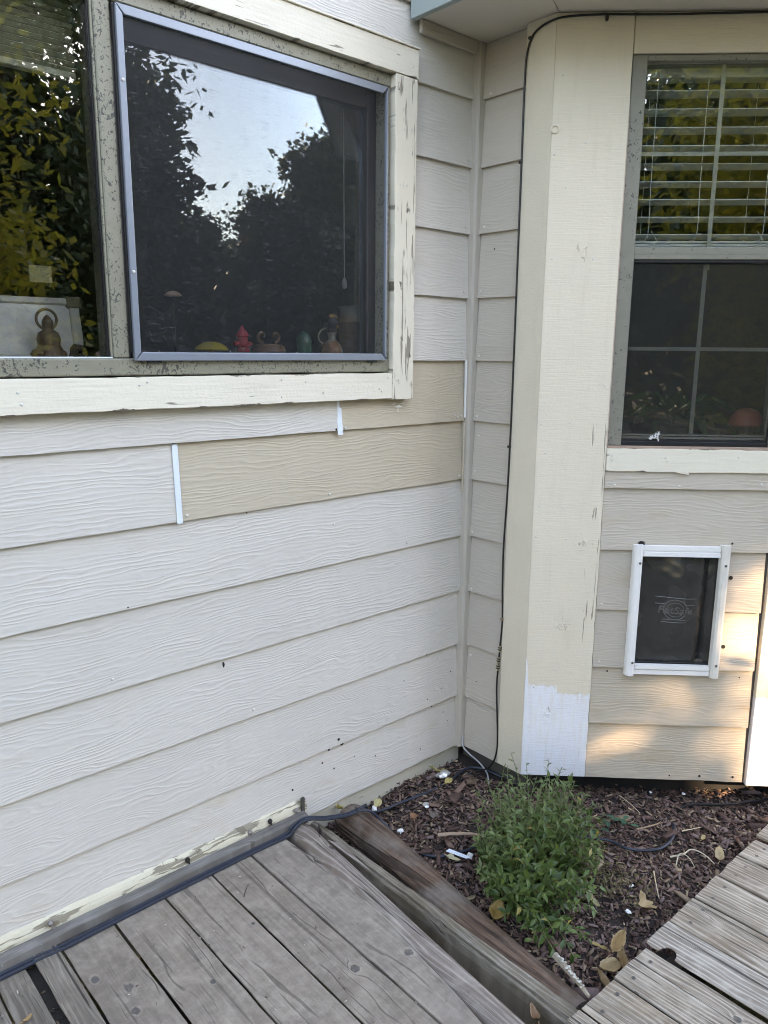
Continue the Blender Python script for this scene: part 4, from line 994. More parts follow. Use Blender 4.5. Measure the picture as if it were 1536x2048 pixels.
M['log'] = t_.done(t_.bsdf(lc, .75, t_.bump(t_.m('SUBTRACT', f1, ck), .006), spec=.3))
lg = MB(); n = 40; pts = []; rad = []
rr = random.Random(8)
for i in range(n + 1):
    f = i / n; pts.append((-.580 - .074 * f + .003 * math.sin(7 * f) + .63, -.035 - .94 * f + .5, -.044 - .030 * f))
    rad.append((.0560 - .013 * f) * (.45 if i == 0 else (.88 if i == 1 else 1)) * (1 + rr.uniform(-.012, .012)))
lo_ = lg.tube(pts, rad, 22).build('log', M['log'], None, (-.63, -.5, 0), smooth=True)
tag(lo_, 'round reddish-brown landscape log at the left edge of the mulch bed', 'log')

# soil and mulch
t_ = NT('soil'); n_ = t_.noise(t_.obj, 30.0, 5, .65)
M['soil'] = t_.done(t_.bsdf(t_.mix(n_, (.014, .009, .007), (.06, .04, .032)), .95, t_.bump(n_, .01)))
nx, ny = 90, 40; vs = []; fs = []
for j in range(ny + 1):
    for i in range(nx + 1):
        x = -.69 + 3.0 * i / nx; y = -1.06 + 1.1 * j / ny; vs.append((x, y, soil_z(x, y)))
for j in range(ny):
    for i in range(nx): a = j * (nx + 1) + i; fs.append((a, a + 1, a + nx + 2, a + nx + 1))
so_ = MB().add(vs, fs).build('soil_bed', M['soil'], smooth=True); tag(so_, kind='structure')
mc = [mat_plain('mulch_dark', (.095, .050, .038), .85, .35, 60), mat_plain('mulch_brown', (.18, .102, .074), .8, .35, 60), mat_plain('mulch_purple', (.18, .115, .100), .75, .3, 60), mat_plain('mulch_tan', (.27, .185, .12), .8, .25, 60), mat_plain('straw_tan', (.42, .31, .19), .7, .25, 60)]
def keepf(x, y): return not (x < -.655 or (x + .035) * .7071 + (y + .318) * .7071 > .10 and x > -.03 or y > -.004 or (x > -.02 and y > -.30 and x > .02))
mu = chips('mulch', 21000, (-.69, 1.5), (-1.02, 0.0), .008, .030, .002, mc, [.34, .31, .20, .12, .03], 3, keep=keepf); tag(mu, kind='stuff')
mu2 = chips('fine_litter', 5200, (-.69, 1.3), (-1.02, 0.0), .004, .012, .006, mc, [.30, .30, .18, .15, .07], 4, keep=keepf); tag(mu2, kind='stuff')

mu3 = chips('bark_shreds', 150, (-.66, 1.2), (-1.0, 0.0), .035, .075, .010, mc, [.35, .35, .2, .08, .02], 14, .3, keep=keepf); tag(mu3, kind='stuff')
cr_ = chips('deck_crumbs', 130, (-1.7, -.85), (-1.3, -.09), .003, .009, -.004, [mat_plain('crumb_pale', (.55, .5, .42), .8), mat_plain('crumb_brown', (.14, .09, .06), .9)], [.45, .55], 33, .5, zfun=lambda x, y: DECKZ); tag(cr_, kind='stuff')
# ------------------------------------------------------------------ cables
def cable(name, pts, r, mat, label, cat='cable', sub=6, n=8):
    p = smooth_path(pts, sub); o = MB().tube(p, r, n).build(name, mat, None, smooth=True); tag(o, label, cat); return o
zc_ = DECKZ + .0048
RL = .014
cA = [(-2.6, -.066, zc_), (-1.628, -.069, zc_), (-1.517, -.072, zc_), (-1.383, -.071, zc_), (-1.232, -.066, zc_), (-1.082, -.0645, zc_), (-.92, -.066, zc_), (-.83, -.070, zc_ + .003), (-.815, -.071, .030), (-.785, -.072, .042), (-.752, -.074, .040), (-.70, -.090, .026), (-.645, -.117, .026), (-.60, -.125, .028)]
cable('cable', cA + [(-.560, -.116, .017), (-.525, -.095, -.030), (-.45, -.082, -.058), (-.381, -.085, -.062), (-.31, -.10, -.058), (-.251, -.099, -.064), (-.152, -.101, -.062), (-.06, -.09, -.058), (-.01, -.12, -.06), (.015, -.20, -.07)], .0046, M['cable'],
      'dark cable running beside the wall strip and on across the mulch to the corner')
cB = [(a, b - .0105 - (.002 if i % 3 else 0), c) for i, (a, b, c) in enumerate(cA)]
cable('cable', cB[:-1] + [(-.603, -.1345, .0275), (-.566, -.146, .016), (-.530, -.170, -.03), (-.522, -.24, -.064), (-.515, -.31, -.066), (-.479, -.367, -.064), (-.406, -.402, -.062), (-.353, -.416, -.06), (-.25, -.47, -.06), (-.1, -.58, -.062), (-.034, -.662, -.060), (-.021, -.732, -.060), (.037, -.786, -.060), (.10, -.795, -.060), (.155, -.783, -.060), (.20, -.757, -.062), (.242, -.735, -.09)], .0046, M['cable'],
      'outer dark cable that leaves the deck, curves through the mulch and passes under the bush')
MB().tube([(-.612, -.137, .028), (-.606, -.126, .034), (-.600, -.114, .029)], .003, 6).build('cable_tie', M['black'], bpy.data.objects['cable'])
cable('drip_hose', [(.30, -.72, -.075), (.349, -.738, -.063), (.438, -.816, -.062), (.52, -.868, -.060), (.579, -.9, -.058), (.72, -.96, -.058), (.9, -.985, -.06)], .004, M['coax'], 'thin black hose half buried in mulch near the primed right post', 'hose')
def Bp(y, z, o=.026): return (-o, y, z)
coax = cable('coax_cable', [tuple(EP + DX * .80 + NN * .004 + Vector((0, 0, 2.353)))] + [tuple(EP + DX * s + NN * .0045 + Vector((0, 0, z))) for s, z in ((.575, 2.353), (.30, 2.351), (.14, 2.353), (.06, 2.351), (.015, 2.347))] +
      [Bp(-.305, 2.343, .0395), Bp(-.27, 2.338, .0395), Bp(-.240, 2.322, .0395), Bp(-.2215, 2.28, .0395), Bp(-.2165, 2.2, .039), Bp(-.2165, 2.0, .0385), Bp(-.2170, 1.68, .0385), Bp(-.2175, 1.28, .0385), Bp(-.2165, 1.12, .0385), Bp(-.2125, .96, .037), Bp(-.2040, .80, .034), Bp(-.2060, .66, .034), Bp(-.2135, .55, .0365), Bp(-.2120, .50, .0365), Bp(-.208, .45, .036), Bp(-.203, .37, .035), Bp(-.1985, .30, .034), Bp(-.203, .22, .034), Bp(-.212, .13, .036), Bp(-.213, .07, .036), Bp(-.200, .015, .034), Bp(-.17, -.03, .035), Bp(-.12, -.06, .04), Bp(-.10, -.075, .06)],
      .0031, M['coax'], 'black coax cable running down beside the cream post and along the soffit', 'cable', 5, 8)
for (y, z, a) in ((-.2080, .447, 1), (-.2045, .405, 1), (-.2030, .378, 0)):
    dirv = Vector((0, .12, -1)).normalized()
    p0 = Vector(Bp(y, z, .0355)); MB().tube([p0, p0 + dirv * .022], .0058, 10).build('connector', M['brass'], coax, smooth=True)
    for q in (.004, .012): MB().tube([p0 + dirv * q, p0 + dirv * (q + .004)], .0066, 10).build('connector_ring', M['black'], coax)
for (y, z) in ((-.231, 2.318), (-.2140, 1.985), (-.2145, 1.13), (-.2130, .545)):
    MB().box(-.0445, -.0345, y - .0045, y + .0045, z - .004, z + .004).build('cable_clip', M['coax'] if z > 1 else mat_plain('tan_clip', (.25, .17, .11), .6), coax, bevel=.001)
p = EP + DX * .138 + NN * .006; MB().lathe([(.004, -.012), (.005, -.004), (.004, .006), (.001, .008)], 8, (p.x, p.y, 2.348)).build('cable_clip', M['coax'], coax)
cable('grey_wire', [(-.028, -.045, .05), (-.03, -.05, .005), (-.02, -.075, -.02), (-.005, -.11, -.045), (-.02, -.16, -.06), (-.06, -.2, -.066)], .0028, mat_plain('grey_wire', (.42, .42, .42), .5), 'short grey wire hanging out of the inside corner at the bottom', 'wire')

# ------------------------------------------------------------------ litter and fallen leaves
def dead_leaf(label, loc, L, Wd, rz, curl, col, lobes=0, tilt=(0, 0), cat='fallen leaf', seed=1, fold=.3):
    rr = random.Random(seed); n = 12; vs = []; fs = []
    for i in range(n + 1):
        f = i / n; w = Wd * .5 * math.sin(math.pi * min(.999, max(.02, f ** .85))) ** .8
        if lobes: w *= .62 + .38 * abs(math.sin(f * math.pi * lobes))
        x = (f - .5) * L; zc = curl * 1.5 * L * (2 * f - 1) ** 2 * .5 + .05 * L * math.sin(7 * f + seed)
        for k, s in enumerate((-1, -.5, 0, .5, 1)):
            vs.append((x + rr.uniform(-.03, .03) * L * abs(s), s * w * (1 - .25 * fold), zc + abs(s) ** 1.6 * w * (fold + .15 * math.sin(5 * f + s * 2 + seed)) * 1.8 + rr.uniform(-.02, .02) * L))
    for i in range(n):
        for k in range(4): a = i * 5 + k; fs.append((a, a + 1, a + 6, a + 5))
    mb = MB().add(vs, fs)
    c2 = tuple(k * .55 for k in col); t = NT('dry_leaf'); g_ = t.noise(t.obj, 70.0, 3)
    b = t.bsdf(t.mix(g_, c2, col), .6, t.bump(t.noise(t.obj, 220.0, 2), .001)); m = t.done(b)
    o = mb.build('fallen_leaf', m, None, loc, (R(tilt[0]), R(tilt[1]), R(rz)), smooth=True)
    md = o.modifiers.new('thick', 'SOLIDIFY'); md.thickness = .0006
    MB().tube([(-L * .5, 0, curl * L * .5), (-L * .62, .002, curl * L * .55), (-L * .72, .004, curl * L * .5)], .0011, 5).build('leaf_stem', m, o)
    return tag(o, label, cat)
TAN, YEL, BRN = (.46, .31, .15), (.52, .42, .13), (.20, .115, .05)
dead_leaf('large curled tan lobed leaf lying on the mulch', (-.225, -.895, -.052), .062, .050, 70, .5, TAN, 3, (18, -12), seed=1)
dead_leaf('long rolled tan-brown leaf in the pocket beside the right deck edge', (-.42, -.925, -.045), .095, .036, 12, .25, (.42, .27, .12), 0, (25, 0), seed=2, fold=.75)
dead_leaf('narrow tan leaf sticking out at the right deck edge', (.135, -.935, -.045), .075, .030, 25, .15, (.44, .32, .16), 0, (10, 0), seed=3, fold=.2)
dead_leaf('pale yellow leaf beside the cable near the log top', (-.455, -.055, -.050), .055, .030, 30, .2, (.60, .50, .24), 0, (12, 0), seed=4, fold=.4)
dead_leaf('crumpled yellow leaf between rail end and log top', (-.595, -.022, -.025), .042, .028, 80, .5, YEL, 2, (30, 20), seed=5)
dead_leaf('cream leaf leaning on the metal offcut', (-.470, -.415, -.052), .045, .024, -70, .15, (.60, .52, .30), 2, (8, 0), seed=6)
dead_leaf('big amber leaf at the foot of the bush near the log', (-.563, -.655, -.035), .060, .045, 20, .3, (.36, .22, .06), 0, (20, -15), seed=7)
dead_leaf('rusty orange leaf on the mulch by the log', (-.405, -.175, -.060), .035, .032, 60, .15, (.33, .15, .07), 2, (0, 0), seed=8)
dead_leaf('yellow dried leaf against the foundation near the corner', (-.165, -.045, -.045), .06, .028, 120, .3, (.50, .40, .16), 0, (30, 0), seed=9)
dead_leaf('yellowish leaf on the mulch near the inside corner', (-.175, -.115, -.052), .045, .025, 10, .2, (.50, .38, .13), 0, (8, 0), seed=10)
dead_leaf('dark brown curled leaf lying on the grooved rail', (-.780, -.165, .041), .045, .018, 60, .7, (.045, .025, .02), 0, (0, 0), seed=11, fold=.7)
dead_leaf('brown curled leaf at the corner where the decks meet', (-.46, -.965, -.045), .075, .03, 35, .35, (.28, .17, .07), 0, (15, 0), seed=12, fold=.6)
dead_leaf('olive-tan hanging dead leaf right of the bush', (-.335, -.80, -.03), .055, .026, -80, .1, (.32, .27, .12), 2, (10, 35), seed=13)
dead_leaf('small tan leaf scrap in the gap near the deck corner', (-.76, -.93, -.03), .045, .02, 60, .5, (.33, .19, .10), 0, (0, 0), seed=14, fold=.6)
dead_leaf('small yellow-tan chip of leaf in the mulch right of the hose loop', (.19, -.86, -.052), .032, .013, 10, .1, (.45, .32, .14), 0, (5, 0), seed=15)
dead_leaf('grey-brown flat leaf on the mulch by the cable', (-.35, -.215, -.058), .045, .040, 40, .1, (.17, .13, .105), 3, (0, 5), seed=16)
dead_leaf('brown maple scrap near the foundation foil', (-.11, -.17, -.055), .05, .04, 0, .2, (.16, .10, .06), 3, (10, 0), seed=17)
dead_leaf('reddish brown fallen leaf stuck low in the bush', (-.285, -.595, .09), .035, .022, 45, .3, (.40, .20, .10), 0, (30, 30), seed=18)
dead_leaf('rust-tinted leaf scrap under the metal offcut', (-.42, -.49, -.060), .04, .03, 45, .1, (.26, .12, .07), 2, (0, 0), seed=19)
dead_leaf('tiny orange leaf scrap on the narrow left plank', (-1.62, -.235, .013), .022, .013, 20, .3, (.50, .30, .12), 0, (0, 0), seed=20)
dead_leaf('wide tan leaf half under the rolled leaf in the deck pocket', (-.50, -.955, -.045), .070, .040, -20, .3, (.40, .27, .13), 0, (20, 10), seed=21, fold=.5)
dead_leaf('thin dark tan leaf below the rolled leaf near the lichen stick', (-.545, -.965, -.045), .065, .026, 60, .3, (.30, .19, .09), 0, (15, 0), seed=22, fold=.6)
dead_leaf('small ochre leaf at the lower edge of the bush', (-.455, -.90, -.048), .045, .025, 100, .3, (.38, .26, .10), 2, (10, 0), seed=23)
mo = MB().add([(-.034, -.006, 0), (.036, -.004, .004), (.046, .008, .006), (-.030, .008, .002), (-.034, -.006, .001), (.036, -.004, .005), (.046, .008, .007), (-.030, .008, .003)], [(0, 1, 2, 3), (7, 6, 5, 4), (0, 4, 5, 1), (1, 5, 6, 2), (2, 6, 7, 3), (3, 7, 4, 0)]).build('metal_offcut', M['joint'], None, (-.453, -.410, -.048), (0, 0, R(-78)))
tag(mo, 'bent strip of pale metal flashing lying on the mulch', 'metal offcut')
tag(MB().box(-.008, .008, -.008, .008, 0, .011).build('white_cube', M['white'], None, (-.425, -.437, -.056), (.2, .1, .5), bevel=.001), 'small white square block beside the metal offcut', 'block')
def lump(name, label, loc, s, mat, seed, cat):
    me = bpy.data.meshes.new(name); b = bmesh.new(); bmesh.ops.create_icosphere(b, subdivisions=2, radius=1.0); rr = random.Random(seed)
    for v in b.verts: v.co = v.co * rr.uniform(.6, 1.25); v.co.x *= s[0]; v.co.y *= s[1]; v.co.z *= s[2]
    b.to_mesh(me); b.free(); o = link_mesh(name, me, mat, None, loc, (0, 0, seed)); return tag(o, label, cat)
lump('foam_scrap', 'white foam scrap next to the log under the cable fork', (-.487, -.075, -.045), (.017, .010, .006), M['white'], 1, 'scrap')
lump('foam_scrap', 'white foam scrap by the log halfway to the metal offcut', (-.500, -.215, -.048), (.012, .010, .006), M['white'], 2, 'scrap')
foil = mat_plain('crumpled_foil', (.62, .60, .58), .3, .3, 90, metal=.6)
lump('foil_ball', 'crumpled silver foil near the foundation and corner', (-.165, -.075, -.045), (.030, .018, .013), foil, 3, 'foil')
lump('glass_shard', 'clear grey shard on the mulch near the rusty leaf', (-.335, -.165, -.05), (.016, .012, .005), foil, 4, 'shard')
lump('pale_pebble', 'pale round stone near the right mulch edge beneath the bay wall', (.375, -.70, -.05), (.006, .005, .004), M['white'], 5, 'stone')
lump('pale_pebble', 'white flake among mulch close to the big curled tan leaf', (-.18, -.83, -.05), (.008, .004, .003), M['white'], 6, 'stone')
lump('pale_pebble', 'white speck on the mulch midway along the bay wall', (.30, -.62, -.05), (.007, .005, .003), M['white'], 7, 'stone')
lump('pale_pebble', 'white crumb of bark left of the curled tan leaf', (-.28, -.88, -.05), (.009, .006, .004), M['white'], 8, 'stone')
def twig(label, pts, r, col, name='twig'):
    p = smooth_path(pts, 4); k = len(p); o = MB().tube(p, [r * (1 - .6 * i / k) for i in range(k)], 6).build(name, mat_plain('twig_bark', col, .8, .4, 120), None, smooth=True); return tag(o, label, 'twig')
twig('curved peeled wood sliver left of the bush', [(-.43, -.31, -.045), (-.39, -.345, -.040), (-.345, -.38, -.043), (-.325, -.41, -.046)], .0065, (.40, .27, .18))
twig('thin straw stalk pointing at the right deck boards', [(-.075, -.84, -.05), (-.12, -.87, -.044), (-.165, -.905, -.05)], .0022, (.55, .42, .27))
twig('dry white rootlet curling at the right deck edge', [(.02, -.84, -.048), (.05, -.865, -.040), (.09, -.87, -.04), (.10, -.905, -.042), (.085, -.945, -.046)], .0028, (.55, .46, .33))
twig('branching dry rootlet above the rolled leaf', [(.0, -.87, -.05), (.035, -.86, -.035), (.05, -.88, -.04), (.03, -.91, -.046)], .002, (.50, .42, .30))
twig('short pale straw across the hose loop', [(.17, -.80, -.05), (.21, -.825, -.045), (.245, -.835, -.05)], .002, (.60, .45, .28))
twig('thin pale straw leaning by the bay wall mulch', [(.20, -.56, -.05), (.17, -.615, -.04), (.16, -.66, -.05)], .0018, (.5, .38, .25))
twig('tan splinter lying above the hose loop', [(.07, -.70, -.05), (.13, -.73, -.045), (.16, -.73, -.05)], .003, (.36, .23, .14))
st = twig('white lichen-covered stick across the lower log end', [(-.585, -.86, -.02), (-.602, -.90, -.016), (-.622, -.945, -.008), (-.655, -.985, .016), (-.664, -1.005, .017)], .0095, (.30, .245, .18), 'lichen_stick')
mb = MB(); rr = random.Random(6)
for i in range(26):
    f = rr.random(); p = Vector((-.590, -.875, -.018)).lerp(Vector((-.655, -.985, .016)), f); ra = rr.uniform(.002, .0045)
    mb.lathe([(.0005, -.0015), (ra, 0), (.0005, .002)], 6, (p.x + rr.uniform(-.006, .006), p.y + rr.uniform(-.004, .004), p.z + .0075 * (1 - .6 * f)))
mb.build('lichen_patch', mat_plain('lichen_white', (.46, .43, .37), .9, .2, 90), st)
twig('short dark twig lying on the grey deck', [(-1.067, -.213, .0125), (-1.045, -.190, .0135), (-1.03, -.178, .0125)], .0014, (.05, .04, .035))

# ------------------------------------------------------------------ bush in the bed
def leaf_v(b, d, n, L, Wd, droop=.2):
    s = d.cross(n).normalized(); up = s.cross(d).normalized()
    return [b, b + d * L * .42 + s * Wd * .5 + up * L * .05, b + d * L - up * L * droop, b + d * L * .42 - s * Wd * .5 + up * L * .05, b + d * L * .45 - up * L * .03]
LF = [(0, 1, 4), (1, 2, 4), (2, 3, 4), (3, 0, 4)]
M['bush_leaf'] = mat_leaf('bush_leaf', (.036, .074, .016), (.115, .168, .040), .25, .40, .04)
M['bush_tip'] = mat_leaf('bush_tip_leaf', (.085, .13, .04), (.18, .235, .09), .3, .4)
M['bush_stem'] = mat_plain('bush_stem', (.11, .13, .045), .6, .3, 60)
BU = empty('green_bush', 'leafy green bush growing in the mulch between log and cream post', 'bush', (-.36, -.62, -.07))
rr = random.Random(17)
stems = []; leaves = []
def grow(base, tip, nl, lmin, lmax, tipm=False):
    mid = (base + tip) / 2 + Vector((rr.uniform(-.03, .03), rr.uniform(-.03, .03), .05))
    p = [base.lerp(mid, f / 7).lerp(mid.lerp(tip, f / 7), f / 7) for f in range(8)]
    stems.append(p)
    az = rr.uniform(0, 6.28)
    for i in range(nl):
        f = .18 + .82 * (i + rr.uniform(0, .6)) / nl; f = min(f, 1.0)
        q = base.lerp(mid, f).lerp(mid.lerp(tip, f), f); t_d = (mid.lerp(tip, f) - base.lerp(mid, f)).normalized()
        az += 2.4; o1 = t_d.orthogonal().normalized(); o2 = t_d.cross(o1)
        out = o1 * math.cos(az) + o2 * math.sin(az)
        d = (out * rr.uniform(.6, 1.0) + t_d * rr.uniform(.2, .8) + Vector((0, 0, rr.uniform(-.1, .3)))).normalized()
        n = (Vector((0, 0, 1)) + Vector((rr.uniform(-.5, .5), rr.uniform(-.5, .5), 0)) + t_d * .3).normalized()
        L = rr.uniform(lmin, lmax) * (1.0 - .35 * f)
        leaves.append((q, d, n, L, L * rr.uniform(.34, .50), tipm and f > .5))
for i in range(165):
    a = rr.uniform(0, 6.28); ra = math.sqrt(rr.random())
    bx_, by_ = -.40 + .17 * ra * math.cos(a) + .06 * ra * math.sin(a), -.60 + .17 * ra * math.sin(a)
    base = Vector((bx_ * .6 - .38 * .4, by_ * .6 - .6 * .4, -.075))
    u, v = ra * math.cos(a), ra * math.sin(a)
    # crown outline: a block stretched along the line from the post foot to the deck corner
    tip = Vector((-.325 + .275 * u + .09 * v, -.615 + .25 * v + .05 * u, .025 + .115 * (1 - ra ** 2) + rr.uniform(-.06, .07)))
    grow(base, tip, rr.randint(12, 17), .025 if v > 0 else .029, .042 if v > 0 else .050, v > 0.1)
for tip in [(-.17, -.44, .16), (-.10, -.47, .14), (-.06, -.50, .13), (-.28, -.37, .12), (-.33, -.36, .10), (-.20, -.40, .19), (-.03, -.52, .10), (-.24, -.42, .17), (-.02, -.60, .03), (.0, -.64, .0), (-.36, -.40, .11), (-.02, -.47, .10), (.0, -.50, .06), (.03, -.55, .03), (-.05, -.44, .13), (-.08, -.54, .12), (.04, -.60, .0)]:
    t_ = Vector(tip); grow(Vector((-.36 + .3 * (t_.x + .36), -.58, -.07)), t_, 14, .022, .034, True)
for tip in [(-.60, -.80, -.01), (-.585, -.87, -.02), (-.53, -.86, .02), (-.60, -.70, .0), (-.47, -.84, .04), (-.56, -.90, -.02), (-.50, -.90, .0), (-.57, -.76, .03)]:
    t_ = Vector(tip); grow(Vector((-.46, -.70, -.075)), t_, 16, .026, .042)
BUO = Vector((-.36, -.62, -.07))
sm_ = MB()
for p in stems: sm_.tube([q - BUO for q in p], [.0024 - .0016 * i / 7 for i in range(8)], 5)
sm_.build('stems', M['bush_stem'], BU, smooth=True)
def place_leaf(me, q, d, n, L, Wd):
    s = d.cross(n).normalized(); up = s.cross(d).normalized()
    o = bpy.data.objects.new('leaf', me); COL.objects.link(o); o.parent = BU
    mt = Matrix.Identity(4)
    for r_ in range(3): mt[r_][0] = s[r_] * Wd; mt[r_][1] = d[r_] * L; mt[r_][2] = up[r_] * L; mt[r_][3] = (q - BUO)[r_]
    o.matrix_basis = mt
def leaf_mesh(droop, mat):
    P = [(0, 0, 0), (.36, .24, .035), (.5, .48, .04), (.34, .76, .0), (0, 1, -droop), (-.34, .76, .0), (-.5, .48, .04), (-.36, .24, .035), (0, .26, -.01), (0, .5, -.02), (0, .78, -.05 - droop * .4)]
    F = [(0, 1, 8), (0, 8, 7), (1, 2, 9, 8), (8, 9, 6, 7), (2, 3, 10, 9), (9, 10, 5, 6), (3, 4, 10), (10, 4, 5)]
    me = MB().add(P, F).mesh('leaf', (mat,), True); return me
LM = [leaf_mesh(d, m) for d in (.08, .2, .35) for m in (M['bush_leaf'], M['bush_tip'])]
order = sorted(range(len(leaves)), key=lambda i: (leaves[i][0] - CAM).length - leaves[i][0].z * .6)
for c_, i in enumerate(order[:300]):
    q, d, n, L, Wd, tp = leaves[i]; place_leaf(LM[rr.randrange(3) * 2 + (1 if tp else 0)], q, d, n, L, Wd)
V = []; F = []; MI = []
for i in order[300:]:
    q, d, n, L, Wd, tp = leaves[i]; b = len(V); V += leaf_v(q - BUO, d, n, L, Wd, rr.uniform(.05, .35)); F += [tuple(k + b for k in f) for f in LF]; MI += [1 if tp else 0] * 4
fo = link_mesh('foliage', np_mesh('foliage', V, F, [M['bush_leaf'], M['bush_tip']], MI), None, BU); fo['kind'] = 'stuff'
# low olive weeds on the right flank of the bush
V = []; F = []
for i in range(520):
    x, y = rr.gauss(-.20, .055), rr.gauss(-.74, .075); b = len(V)
    z = soil_z(x, y) + rr.uniform(.0, .045); d = Vector((rr.uniform(-1, 1), rr.uniform(-1, 1), rr.uniform(-.1, .7))).normalized()
    V += leaf_v(Vector((x, y, z)), d, Vector((0, 0, 1)), rr.uniform(.008, .018), rr.uniform(.003, .006)); F += [tuple(k + b for k in f) for f in LF]
tag(link_mesh('weeds', np_mesh('weeds', V, F, [mat_leaf('weed_leaf', (.075, .075, .025), (.19, .16, .06), .2)])), kind='stuff')
SP = empty('sprig', 'bluish-green sprig leaning out to the right of the bush', 'plant', (-.05, -.62, -.06))
MB().tube([(0, 0, 0), (.03, -.02, .05), (.065, -.05, .06), (.085, -.075, .045)], .0015, 5).build('stem', M['bush_stem'], SP)
bl = mat_leaf('sprig_leaf', (.035, .10, .06), (.06, .15, .09), .25)
for i in range(11):
    f = i / 10; q = Vector((.085 * f, -.075 * f, .06 * math.sin(2.4 * f))); d = Vector((math.cos(i * 2.4), math.sin(i * 2.4) - .4, .2)).normalized(); s = d.cross(Vector((0, 0, 1))).normalized(); up = s.cross(d)
    o = link_mesh('leaf', leaf_mesh(.2, bl), None, SP); mt = Matrix.Identity(4); L = .030
    for r_ in range(3): mt[r_][0] = s[r_] * L * .5; mt[r_][1] = d[r_] * L; mt[r_][2] = up[r_] * L; mt[r_][3] = q[r_]
    o.matrix_basis = mt
SP2 = empty('seedling', 'thin dry seedling with tiny leaves standing against the cream post', 'plant', (-.155, -.335, -.07))
MB().tube(smooth_path([(0, 0, 0), (.004, -.004, .06), (-.003, 0, .12), (.01, -.004, .175)], 4), .0011, 5).build('stem', M['bush_stem'], SP2)
for i in range(7):
    q = Vector((0, 0, .09 + .012 * i)); d = Vector((math.cos(i * 2.1), math.sin(i * 2.1), .3)).normalized(); s = d.cross(Vector((0, 0, 1))).normalized(); up = s.cross(d)
    o = link_mesh('leaf', LM[0], None, SP2); mt = Matrix.Identity(4); L = .013
    for r_ in range(3): mt[r_][0] = s[r_] * L * .3; mt[r_][1] = d[r_] * L; mt[r_][2] = up[r_] * L; mt[r_][3] = q[r_]
    o.matrix_basis = mt

# ------------------------------------------------------------------ things on the inner sills
ZS = 1.4045
def onsill(x, y=.12): return (x, y, ZS)
WBD = empty('whiteboard', 'framed white board leaning inside the left pane behind the figurine', 'board', (-1.62, .115, ZS)); WBD.rotation_euler = (R(-11), 0, 0)
bx('panel', mat_plain('whiteboard_face', (.82, .84, .86), .25), WBD, -.345, .335, -.002, .006, .008, .125, 0)
fm_ = mat_plain('whiteboard_rim', (.60, .60, .59), .3)
for q in ((-.36, .36, .126, .142), (-.36, .36, -.004, .007)): bx('rim', fm_, WBD, q[0], q[1], -.006, .010, q[2], q[3], .003)
bx('rim', fm_, WBD, .336, .36, -.006, .010, .0075, .1255, .003)
bx('corner_cap', mat_plain('corner_cap', (.20, .17, .11), .5), WBD, .330, .366, -.008, .012, .118, .147, .006, 2)
fig_m = mat_plain('dark_bronze', (.17, .115, .08), .45, .4, 60)
FG = empty('figurine', 'small seated bronze figurine with a ring halo in front of the white board', 'figurine', (-1.357, .075, ZS))
MB().lathe([(.030, 0), (.034, .006), (.030, .02), (.024, .03), (.026, .045), (.022, .058), (.012, .064), (.010, .068), (.0125, .076), (.0115, .085), (.006, .094), (.001, .098)], 18).build('body', fig_m, FG, smooth=True)
MB().lathe([(.002, 0), (.016, .004), (.019, .012), (.012, .02), (.001, .022)], 12, (-.026, -.006, 0)).build('knee', fig_m, FG, smooth=True)
MB().lathe([(.002, 0), (.014, .004), (.015, .012), (.010, .018), (.001, .02)], 12, (.022, -.008, 0)).build('knee', fig_m, FG, smooth=True)
MB().torus((0, .004, .088), .0225, .0032, 30, 8, 'y').build('halo_ring', fig_m, FG, smooth=True)
lump('sill_rock', 'brown faceted rock on the sill beside the figurine', (-1.283, .10, ZS + .015), (.028, .018, .018), mat_plain('sill_rock', (.14, .10, .085), .7, .3, 40), 11, 'rock')
lump('sill_crystal', 'pinkish crystal by the mullion on the left sill', (-1.235, .09, ZS + .009), (.010, .009, .008), mat_plain('pink_crystal', (.62, .42, .38), .3), 12, 'crystal')
def mushroom(name, label, x, y, capr, caph, stemh, stemr, cm, smt, cat='mushroom ornament', flat=1.0):
    e = empty(name, label, cat, (x, y, ZS))
    MB().lathe([(stemr * 1.3, 0), (stemr, stemh * .3), (stemr * .8, stemh * .95), (stemr * .3, stemh)], 14).build('stem', smt, e, smooth=True)
    MB().lathe([(capr * .25, -.001), (capr * .96, 0), (capr, .003), (capr * .88, caph * .45), (capr * .55, caph * .85), (capr * .2, caph), (.0005, caph * 1.01)], 24, (0, 0, stemh * .96)).build('cap', cm, e, smooth=True)
    return e
glossy_y = mat_plain('yellow_glass', (.80, .60, .08), .12, .2, 30, coat=.6)
mushroom('mushroom_ornament', 'yellow glass mushroom on the sill behind the screen', -.925, .10, .046, .024, .022, .009, glossy_y, mat_plain('orange_glass', (.55, .25, .1), .2))
mushroom('mushroom_ornament', 'tall thin-stemmed ornament with a pale pink cap', -1.02, .12, .022, .013, .165, .0025, mat_plain('pink_cap', (.85, .58, .46), .35, .2, 60), mat_plain('dark_stalk', (.03, .028, .028), .5))
lump('sill_shell', 'small tan shell on the sill near the screen corner', (-1.13, .09, ZS + .010), (.016, .010, .007), mat_plain('tan_shell', (.55, .42, .28), .4), 13, 'shell')
red = mat_plain('red_glaze', (.72, .03, .06), .25, .2, 40, coat=.4)
HY = empty('hydrant_figure', 'small red hydrant-shaped ornament on the sill', 'ornament', (-.828, .10, ZS))
MB().lathe([(.020, 0), (.021, .004), (.016, .008), (.016, .030), (.021, .033), (.021, .038), (.015, .041), (.014, .058), (.018, .061), (.017, .066), (.012, .074), (.006, .079), (.004, .086), (.0008, .089)], 20).build('barrel', red, HY, smooth=True)
for s in (-1, 1): MB().tube([(s * .014, 0, .040), (s * .028, 0, .040)], [.007, .0065], 10).build('outlet', red, HY, smooth=True)
